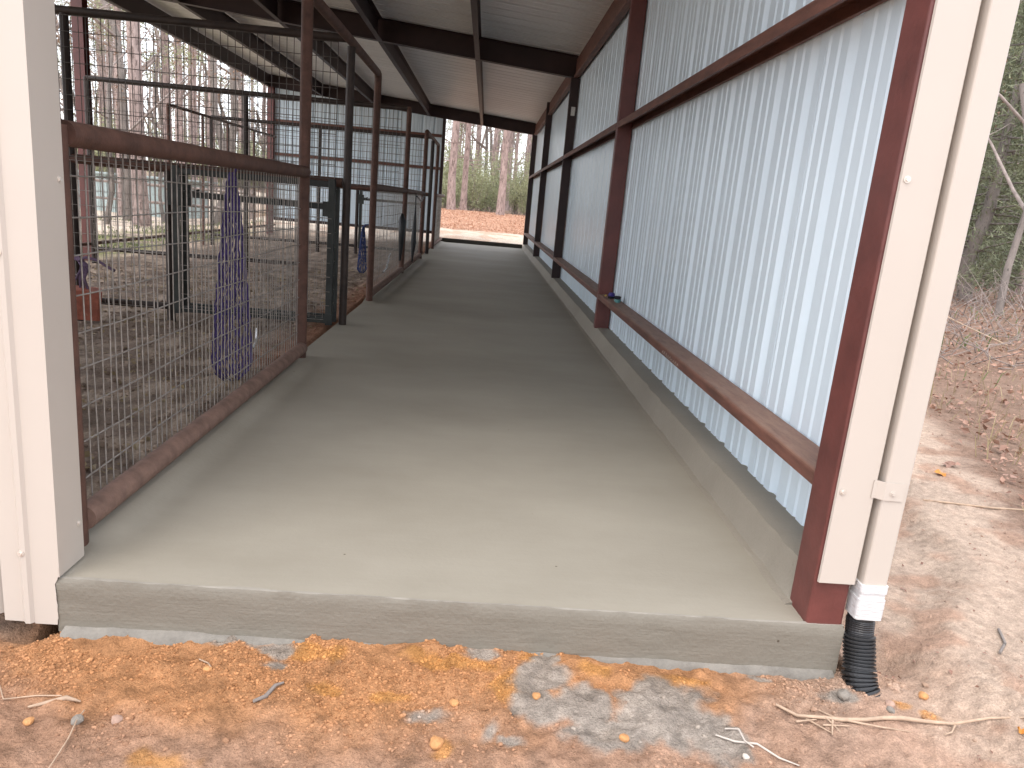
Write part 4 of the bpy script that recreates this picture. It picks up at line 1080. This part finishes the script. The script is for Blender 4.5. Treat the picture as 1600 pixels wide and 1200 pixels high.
def blades(name, px, py, h, m, wid=0.006, lean=0.6):
    k = len(px); z = g_base(px, py) + g_rough(px, py) - 0.01
    th = rng.random(k) * 6.28; c, s = np.cos(th), np.sin(th); le = lean * rng.random(k) * h
    d = rng.random(k) * 6.28; dx, dy = np.cos(d) * le, np.sin(d) * le
    w_ = wid * (0.6 + 0.8 * rng.random(k))
    p0 = np.stack([px - c * w_, py - s * w_, z], 1); p1 = np.stack([px + c * w_, py + s * w_, z], 1)
    m0 = np.stack([px - c * w_ * 0.7 + dx * 0.35, py - s * w_ * 0.7 + dy * 0.35, z + h * 0.6], 1); m1 = np.stack([px + c * w_ * 0.7 + dx * 0.35, py + s * w_ * 0.7 + dy * 0.35, z + h * 0.6], 1)
    tp = np.stack([px + dx, py + dy, z + h * (1 - 0.35 * le / h)], 1)
    V = np.stack([p0, p1, m1, m0, tp], 1).reshape(-1, 3); i = (np.arange(k) * 5)[:, None]
    F = np.concatenate([i + np.array([[0, 1, 2]]), i + np.array([[0, 2, 3]]), i + np.array([[3, 2, 4]])])
    return np_mesh(name, V, F, m)
def bankmask(x, y): return (x - 2.75 - 0.42 * (y - 4.0)) + 0.8 * (fbm(x * 1.7, y * 1.7, 101, 4) - 0.5)
k = 70000
px = 2.2 + 20 * rng.random(k) ** 1.6; py = 2.6 + 24 * rng.random(k) ** 1.5
bkm = bankmask(px, py); keep = (bkm > 0.45 + 0.5 * rng.random(k)) & (fbm(px * 2, py * 2, 501, 3) > 0.36)
px, py = px[keep], py[keep]
tag(scatter_leaves('leaf_litter', px, py, 0.025 + 0.065 * rng.random(len(px)) ** 2, M['litter'], 0.05), 'drift of dead brown oak leaves on the bank right of the shed', 'leaf litter', kind='stuff')
k = 5000
px = 2.6 + 14 * rng.random(k) ** 1.3; py = 3.5 + 16 * rng.random(k) ** 1.3
keep = (bankmask(px, py) > 0.5) & (fbm(px * 1.3, py * 1.3, 511, 3) > 0.48); px, py = px[keep], py[keep]
tag(blades('dry_grass', px, py, 0.10 + 0.25 * rng.random(len(px)), M['straw'], 0.004, 1.2), 'straggling dry grass and straw among the dead leaves on the right bank', 'grass', kind='stuff')
k = 1500
px = 4.5 + 10 * rng.random(k); py = 6 + 12 * rng.random(k)
keep = (bankmask(px, py) > 0.8) & (fbm(px * 0.9, py * 0.9, 521, 3) > 0.56); px, py = px[keep], py[keep]
tag(blades('green_undergrowth', px, py, 0.1 + 0.22 * rng.random(len(px)), M['grass'], 0.010, 1.0), 'low green sprigs growing through the leaf litter on the right', 'plant', kind='stuff')
k = 15000
px = -17 + 9.2 * rng.random(k); py = 8 + 22 * rng.random(k); keep = (fbm(px * 0.6, py * 0.6, 531, 3) > 0.47) & (px < -8.2); px, py = px[keep], py[keep]
tag(blades('paddock_grass', px, py, 0.05 + 0.09 * rng.random(len(px)), M['grass'], 0.010, 0.8), 'short green grass patch in the paddock beside the open eave', 'grass', kind='stuff')
k = 24000
px = -7 + 13 * rng.random(k); py = 32 + 14 * rng.random(k)
tag(scatter_leaves('pine_straw', px, py, 0.04 + 0.06 * rng.random(k), M['straw_red'], 0.03), 'orange fallen pine straw and leaves beyond the far doorway', 'leaf litter', kind='stuff')
k = 1400
px = 1.75 + 3.0 * rng.random(k); py = 2.0 + 4.5 * rng.random(k)
tag(scatter_leaves('debris', px, py, 0.006 + 0.022 * rng.random(k) ** 2, M['litter'], 0.004), 'specks of bark and leaf crumbs on the raked sand right of the shed', 'debris', kind='stuff')
k = 2600
px = rng.uniform(-7.2, -1.8, k); py = 2.9 + 12 * rng.random(k) ** 1.3
tag(scatter_leaves('hay_scraps', px, py, 0.02 + 0.05 * rng.random(k), M['straw'], 0.01), 'wisps of spilled hay trodden into the pen floor', 'hay', kind='stuff')

# ================================================================== TREES
def jitter_path(p0, p1, n, amp):
    p0, p1 = Vector(p0), Vector(p1)
    pts = [p0]
    for a in range(1, n):
        t = a / n; pts.append(p0.lerp(p1, t) + Vector((random.gauss(0, amp), random.gauss(0, amp), random.gauss(0, amp) * 0.4)))
    pts.append(p1); return pts
def needle_cloud(centers, per, spread, L, wd, up=0.2):
    """many thin triangles around each centre."""
    C_ = np.repeat(np.asarray(centers, float), per, 0); k = len(C_)
    d = rng.normal(0, 1, (k, 3)); d[:, 2] += up; d /= np.linalg.norm(d, axis=1)[:, None]
    off = rng.normal(0, 1, (k, 3)) * spread
    side = np.cross(d, rng.normal(0, 1, (k, 3))); side /= (np.linalg.norm(side, axis=1)[:, None] + 1e-9)
    b = C_ + off
    ln = L * (0.6 + 0.8 * rng.random((k, 1)))
    V = np.stack([b - side * wd, b + side * wd, b + d * ln], 1).reshape(-1, 3)
    F = np.arange(k * 3).reshape(-1, 3); return V, F

def make_pine(h=22, r=0.3, lowest=9.0, stubs=10):
    root = empty('pine_tree')
    mb = MB(); n = 12; rad = []; pts = []
    lean = Vector((random.uniform(-0.4, 0.4), random.uniform(-0.4, 0.4), 0))
    for a in range(n + 1):
        t = a / n; pts.append((lean.x * t * t + random.gauss(0, 0.03), lean.y * t * t + random.gauss(0, 0.03), -0.25 + (h + 0.25) * t))
        rad.append(r * (1.0 - 0.72 * t) * (1.22 if a == 0 else 1.0))
    mb.path(pts, rad, 12)
    for q in range(stubs):
        z = random.uniform(2.0, lowest); an = random.random() * 6.28; L = random.uniform(0.3, 1.8)
        b = Vector((0, 0, z)); e = b + Vector((math.cos(an) * L, math.sin(an) * L, random.uniform(-0.3, 0.5)))
        mb.path(jitter_path(b, e, 3, 0.05), [0.035, 0.025, 0.018, 0.008], 5)
    trunk = mb.build('trunk', M['bark'], root)
    mb = MB(); cents = []
    for q in range(34):
        z = lowest + (h - lowest) * (q / 34) ** 0.9 + random.uniform(-0.4, 0.4); an = random.random() * 6.28
        L = random.uniform(1.2, 3.4) * (1 - 0.6 * (z - lowest) / (h - lowest))
        b = Vector((lean.x * (z / h) ** 2, lean.y * (z / h) ** 2, z)); e = b + Vector((math.cos(an) * L, math.sin(an) * L, random.uniform(-0.2, 0.9)))
        pp = jitter_path(b, e, 4, 0.12); mb.path(pp, [0.06, 0.045, 0.03, 0.02, 0.01], 5)
        for s_ in range(6):
            t = random.uniform(0.4, 1.0); c = b.lerp(e, t); cents.append(c + Vector((random.gauss(0, 0.3), random.gauss(0, 0.3), random.gauss(0.1, 0.2))))
    mb.build('limbs', M['bark'], root)
    V, F = needle_cloud(cents, 26, 0.17, 0.34, 0.012, 0.5)
    o = np_mesh('crown', V, F, M['needle']); o.parent = root
    return root
def make_hardwood(h=13, r=0.17, levels=4, leaves=0, fork=0.3, spread=0.75):
    root = empty('bare_tree')
    tb = MB(); lb = MB(); tips = []
    def grow(p, d, L, rr, lev, mb):
        n = 4 if lev < 2 else 3
        pts = [p]; rads = [rr]; q = Vector(p); dd = Vector(d)
        for a in range(n):
            dd = (dd + Vector((random.gauss(0, 0.16), random.gauss(0, 0.16), random.gauss(0.04, 0.1)))).normalized()
            q = q + dd * (L / n); pts.append(q.copy()); rads.append(rr * (1 - 0.45 * (a + 1) / n))
        mb.path(pts, rads, 9 if lev == 0 else (5 if lev < 3 else 3), cap=False)
        if lev >= levels: tips.append(q.copy()); return
        kids = 3 if lev else 4
        for c in range(kids + (1 if lev > 1 else 0)):
            t = random.uniform(0.45, 1.0) if lev else random.uniform(fork, 1.0)
            i = min(int(t * n), n - 1); bp = pts[i].lerp(pts[i + 1], t * n - i)
            an = random.random() * 6.28; side = Vector((math.cos(an), math.sin(an), random.uniform(-0.1, 0.5)))
            nd = (dd * (1 - spread) + side * spread).normalized()
            grow(bp, nd, L * random.uniform(0.45, 0.7), rads[i] * random.uniform(0.4, 0.62), lev + 1, lb)
    grow(Vector((0, 0, -0.25)), Vector((random.uniform(-0.12, 0.12), random.uniform(-0.12, 0.12), 1)).normalized(), h * 0.62, r, 0, tb)
    tb.build('trunk', M['bark2'], root); lb.build('branches', M['twig'], root)
    if leaves:
        V, F = needle_cloud([tips[random.randrange(len(tips))] for _ in range(leaves)], 9, 0.16, 0.09, 0.035, 0.0)
        o = np_mesh('crown', V, F, M['brown_leaf'] if leaves < 200 else M['shrub']); o.parent = root
    return root
def make_cedar(h=9, rad=2.2, n=900, base=0.6):
    root = empty('cedar_tree')
    mb = MB(); mb.path(jitter_path((0, 0, -0.25), (0.1, 0.1, h * 0.93), 7, 0.05), [0.2, 0.18, 0.15, 0.12, 0.09, 0.06, 0.04, 0.015], 9); mb.build('trunk', M['bark2'], root)
    lb = MB(); cents = []
    for q in range(n // 9):
        z = base + (h - base) * (q / (n / 9)) ** 1.1; an = random.random() * 6.28
        L = rad * random.uniform(0.55, 1.1) * (1 - 0.85 * ((z - base) / (h - base)) ** 1.4) + 0.15
        b = Vector((0, 0, z)); e = Vector((math.cos(an) * L, math.sin(an) * L, z + random.uniform(-0.35, 0.45)))
        lb.path(jitter_path(b, e, 3, 0.06), [0.03, 0.022, 0.014, 0.006], 4)
        for s_ in range(9):
            t = random.uniform(0.25, 1.05); cents.append(b.lerp(e, t) + Vector((random.gauss(0, 0.16), random.gauss(0, 0.16), random.gauss(0, 0.16))))
    lb.build('limbs', M['bark2'], root)
    V, F = needle_cloud(cents, 25, 0.17, 0.17, 0.016, 0.15)
    o = np_mesh('crown', V, F, M['cedar']); o.parent = root
    return root
def make_shrub(h=2.6, rad=1.3, n=240, per=14, m='shrub'):
    root = empty('shrub')
    mb = MB(); cents = []
    for q in range(16):
        an = random.random() * 6.28; L = rad * random.uniform(0.2, 1.0); e = Vector((math.cos(an) * L, math.sin(an) * L, h * random.uniform(0.5, 1.0)))
        pp = jitter_path((random.gauss(0, 0.12), random.gauss(0, 0.12), -0.15), e, 4, 0.09); mb.path(pp, [0.022, 0.018, 0.013, 0.009, 0.004], 4)
        for s_ in range(n // 16):
            t = random.uniform(0.25, 1.05); i = min(int(t * 4), 3); cents.append(pp[i].lerp(pp[min(i + 1, 4)], t * 4 - i) + Vector((random.gauss(0, 0.17), random.gauss(0, 0.17), random.gauss(0, 0.15))))
    mb.build('stems', M['twig'], root)
    V, F = needle_cloud(cents, per, 0.13, 0.11, 0.022, 0.2)
    o = np_mesh('foliage', V, F, M[m]); o.parent = root
    return root

pines = [make_pine(22, 0.19, 10, 12), make_pine(24, 0.23, 12, 9), make_pine(19, 0.14, 8.5, 14), make_pine(25, 0.27, 13, 8)]
hards = [make_hardwood(13, 0.15, 4), make_hardwood(15, 0.19, 4, 90), make_hardwood(10, 0.10, 4, 60), make_hardwood(14, 0.16, 4, 420, 0.22, 0.8)]
cedars = [make_cedar(9.5, 2.3), make_cedar(7.0, 1.8, 800, 0.4)]
shrubs = [make_shrub(), make_shrub(2.0, 1.5, 220), make_shrub(3.4, 1.2, 280)]
used = set()
def plant(proto, x, y, label, cat, group=None, s=1.0, rz=None):
    if proto.name in used: o = copy_tree(proto)
    else: o = proto; used.add(proto.name)
    o.location = (x, y, gz(x, y)); o.rotation_euler = (0, 0, random.random() * 6.28 if rz is None else rz); o.scale = (s, s, s)
    for key in ('group',):
        if key in o: del o[key]
    tag(o, label, cat, group)
    return o
def xy(px, d):
    """bearing of a photo column at the horizon, at distance d."""
    py = 317 + 0.0897 * (px - 761)
    v = [px - 800, py - 600, 1151.0]
    wx = sum(R[0][i] * v[i] for i in range(3)); wy = sum(R[1][i] * v[i] for i in range(3))
    q = d / math.hypot(wx, wy); return wx * q, wy * q
# trees seen through the far doorway
x, y = xy(705, 45); plant(pines[1], x, y, 'thick pine trunk at the left edge of the far doorway', 'tree', s=1.05)
x, y = xy(724, 46.5); plant(pines[0], x, y, 'slimmer pine trunk just right of the thick one in the far doorway', 'tree', s=1.0)
x, y = xy(783, 44); plant(pines[1], x, y, 'straight pink barked pine right of centre in the far doorway', 'tree', s=0.98)
x, y = xy(767, 56); plant(pines[0], x, y, 'pine standing well back, left of the straight pink barked one in the far doorway', 'tree')
x, y = xy(801, 58); plant(pines[2], x, y, 'thin pine right of the straight pink barked one in the far doorway', 'tree', s=1.1)
x, y = xy(818, 62); plant(pines[0], x, y, 'distant pine near the right jamb of the far doorway', 'tree')
x, y = xy(750, 60); plant(hards[0], x, y, 'bare crooked hardwood in the middle of the far doorway', 'tree')
x, y = xy(742, 66); plant(pines[2], x, y, 'dark slender pine far back in the middle of the doorway', 'tree')
x, y = xy(775, 70); plant(hards[1], x, y, 'far bare hardwood behind the pink barked pine', 'tree')
for n_, (pxx, d, s, k_, lab) in enumerate(((735, 49, 1.15, 0, 'broad olive green shrub between the pines in the far doorway'), (752, 51, 1.2, 1, 'rounded green shrub in the middle of the far doorway'), (806, 50, 1.15, 2, 'upright green shrub right of the pink barked pine in the far doorway'),
                                           (822, 49, 0.95, 0, 'green shrub against the right jamb of the far doorway'), (694, 51, 0.95, 1, 'shrub at the left edge of the far doorway'), (768, 53, 1.2, 2, 'tall loose shrub just left of the pink barked pine'))):
    x, y = xy(pxx, d); plant(shrubs[k_], x, y, lab, 'shrub', s=s)
# trees beyond the pens on the left
x, y = xy(216, 30); plant(pines[3], x, y, 'thick straight pine trunk showing above the near pipe rail', 'tree', s=1.0)
x, y = xy(196, 33); plant(hards[3], x, y, 'hardwood with leaning limbs close left of the thick pine', 'tree', s=1.1)
x, y = xy(188, 36); plant(pines[2], x, y, 'slim pine trunk left of the thick pine above the pens', 'tree')
x, y = xy(262, 38); plant(pines[0], x, y, 'pine trunk right of the thick pine above the pens', 'tree', s=1.1)
x, y = xy(282, 44); plant(pines[1], x, y, 'second pine trunk right of the thick pine above the pens', 'tree')
x, y = xy(303, 40); plant(pines[2], x, y, 'narrow pine trunk left of the forked hardwood', 'tree')
x, y = xy(338, 34); plant(hards[1], x, y, 'forked hardwood under the edge of the shed roof', 'tree', s=1.0)
x, y = xy(385, 48); plant(hards[3], x, y, 'leafy hardwood just left of the white end wall', 'tree', s=1.1)
x, y = xy(95, 36); plant(hards[0], x, y, 'bare branching tree beside the left cream trim', 'tree', s=1.1)
x, y = xy(112, 30); plant(hards[1], x, y, 'bare tree with brown leaves behind the red frame column', 'tree', s=0.8)
x, y = xy(160, 30); plant(hards[2], x, y, 'thin bare sapling right of the red frame column', 'tree')
x, y = xy(255, 33); plant(hards[2], x, y, 'thin pale bent sapling between the pine trunks', 'tree', s=0.8)
# right of the downspout
x, y = xy(1528, 20.5); plant(cedars[0], x, y, 'dense dark cedar beside the downspout on the right', 'tree', s=0.92)
x, y = xy(1590, 26); plant(cedars[1], x, y, 'smaller cedar at the right edge of the picture', 'tree', s=1.1)
x, y = xy(1570, 33); plant(cedars[0], x, y, 'cedar behind the dense dark one on the right', 'tree', s=0.9)
x, y = xy(1585, 17.5); plant(hards[2], x, y, 'thin bare tree with grey twigs in front of the cedars', 'tree', s=0.75)
x, y = xy(1612, 24); plant(pines[2], x, y, 'rough pine trunk at the right edge of the picture', 'tree', s=1.0)
x, y = xy(1590, 30); plant(hards[0], x, y, 'bare grey hardwood behind the cedar', 'tree', s=0.8)

def woods(n, region, kinds, label, cat, group, smin=0.8, smax=1.15):
    c = 0; tries = 0; placed = []
    while c < n and tries < n * 30:
        tries += 1
        x, y = region()
        if any((x - a) ** 2 + (y - b) ** 2 < 3.0 for a, b in placed): continue
        placed.append((x, y)); plant(random.choice(kinds), x, y, label, cat, group, random.uniform(smin, smax)); c += 1
def reg_pix(p0, p1, d0, d1):
    def f():
        t = random.random(); return xy(random.uniform(p0, p1), math.sqrt(d0 * d0 + (d1 * d1 - d0 * d0) * t))
    return f
woods(13, reg_pix(30, 440, 38, 85), pines, 'tall pine standing in the wood beyond the paddock', 'tree', 'pines beyond the paddock')
woods(18, reg_pix(30, 440, 36, 80), hards, 'bare grey hardwood in the wood beyond the paddock', 'tree', 'bare hardwoods beyond the paddock')
woods(9, reg_pix(690, 835, 62, 110), pines, 'distant pine in the wood behind the far doorway', 'tree', 'distant pines behind the far doorway')
woods(8, reg_pix(690, 835, 58, 100), hards, 'distant bare hardwood in the wood behind the far doorway', 'tree', 'distant hardwoods behind the far doorway')
woods(14, reg_pix(690, 835, 55, 80), shrubs, 'green undergrowth bush deep in the wood behind the doorway', 'shrub', 'bushes deep in the wood', 1.0, 1.5)
woods(16, reg_pix(60, 440, 42, 70), shrubs, 'bush at the foot of the wood beyond the paddock', 'shrub', 'bushes beyond the paddock', 0.9, 1.4)
woods(12, reg_pix(1480, 1640, 30, 60), pines, 'pine trunk in the wood right of the shed', 'tree', 'pines right of the shed')
woods(22, reg_pix(1480, 1640, 26, 60), hards, 'bare hardwood in the wood right of the shed', 'tree', 'bare hardwoods right of the shed')
woods(10, reg_pix(1480, 1640, 30, 55), cedars, 'cedar deeper in the wood right of the shed', 'tree', 'cedars right of the shed')
for pr_ in pines + hards + cedars + shrubs:
    assert pr_.name in used, pr_.name

# the far wood that reads as one mass of trunks and twigs
mb = MB()
def far_trunk(x, y, h, r):
    z = gz(x, y); mb.path([(x, y, z - 0.3), (x + random.gauss(0, 0.2), y, z + h * 0.5), (x + random.gauss(0, 0.5), y, z + h)], [r, r * 0.8, r * 0.3], 5)
    for q in range(7):
        zz = z + h * random.uniform(0.12, 0.95); an = random.random() * 6.28; L = random.uniform(1.0, 4.0)
        e = (x + math.cos(an) * L, y + math.sin(an) * L, zz + random.uniform(0.2, 1.8)); mb.path(jitter_path((x, y, zz), e, 3, 0.25), [0.05, 0.035, 0.02, 0.01], 3, cap=False)
        for s_ in range(2):
            p = Vector((x, y, zz)).lerp(Vector(e), random.uniform(0.4, 1)); mb.path([p, p + Vector((random.gauss(0, 0.9), random.gauss(0, 0.9), random.uniform(0.1, 1.2)))], [0.022, 0.008], 3, cap=False)
for q in range(240):
    d = random.uniform(70, 125); a = math.radians(random.uniform(-50, 52)); far_trunk(d * math.sin(a), d * math.cos(a), random.uniform(10, 22), random.uniform(0.08, 0.26))
tag(mb.build('far_wood', M['twig']), 'distant wood of grey pink trunks and twigs behind everything', 'wood', kind='stuff')
cents = []
for q in range(1700):
    d = random.uniform(66, 125); a = math.radians(random.uniform(-50, 52)); x, y = d * math.sin(a), d * math.cos(a)
    cents.append((x, y, 1.0 + abs(random.gauss(0, 1)) * 2.2 if random.random() < 0.75 else random.uniform(4, 18)))
V, F = needle_cloud(cents, 42, 0.75, 0.36, 0.05, 0.2)
tag(np_mesh('far_undergrowth', V, F, M['shrub']), 'mass of green undergrowth at the foot of the distant wood', 'undergrowth', kind='stuff')
# brushy twigs on the right bank
mb = MB()
for q in range(240):
    x, y = xy(random.uniform(1470, 1640), random.uniform(11, 27)); z = gz(x, y); a = random.random() * 6.28; L = random.uniform(0.4, 1.6)
    p = Vector((x, y, z)); e = p + Vector((math.cos(a) * L * 0.8, math.sin(a) * L * 0.8, L * random.uniform(0.1, 0.9))); mb.path(jitter_path(p, e, 4, 0.07), [0.009, 0.007, 0.006, 0.004, 0.002], 4, cap=False)
tag(mb.build('brushwood', M['twig']), 'tangle of bare grey twigs and vines on the right bank', 'brushwood', kind='stuff')
# long pale vine across the bank
x0, y0 = xy(1490, 15); x1, y1 = xy(1610, 13)
mb = MB(); mb.path([(x0 - 0.3, y0, gz(x0, y0) + 0.35), (x0 * 0.6 + x1 * 0.4, y0 * 0.6 + y1 * 0.4, gz(x0, y0) + 0.15), (x1, y1, gz(x1, y1) + 0.06)], 0.012, 6)
tag(mb.build('vine', M['stick']), 'long pale vine trailing over the leaf litter below the cedar', 'vine')

# ------------------------------------------------------------------ low teal shed beyond the paddock
x0, y0 = xy(268, 36); x1, y1 = xy(96, 40)
ts = empty('low_shed', ((x0 + x1) / 2, (y0 + y1) / 2, 0)); tag(ts, 'low pale teal metal shed beyond the paddock fence', 'shed')
d_ = Vector((x1 - x0, y1 - y0, 0)); L_ = d_.length; d_.normalize(); nrm = Vector((-d_.y, d_.x, 0))
if nrm.y < 0: nrm = -nrm
mb = MB(); prof = []
s_ = 0.0
while s_ < L_: prof += [(s_, 0.0), (s_ + 0.14, 0.0), (s_ + 0.17, 0.03), (s_ + 0.20, 0.03)]; s_ += 0.23
front = [(a, b) for a, b in prof]
ring = front + [(L_, 2.4), (0, 2.4)]
mb.prism([(a, b) for a, b in ring], (x0, y0, -0.5), (x0, y0, 1.25), d_, nrm); P(mb, 'wall', M['teal_sheet'], ts)
mb = MB(); mb.prism([(-0.3, -0.2), (L_ + 0.3, -0.2), (L_ + 0.3, 2.7), (-0.3, 2.7)], (x0, y0, 1.25), (x0, y0, 1.33), d_, nrm); P(mb, 'roof', M['teal_sheet'], ts)
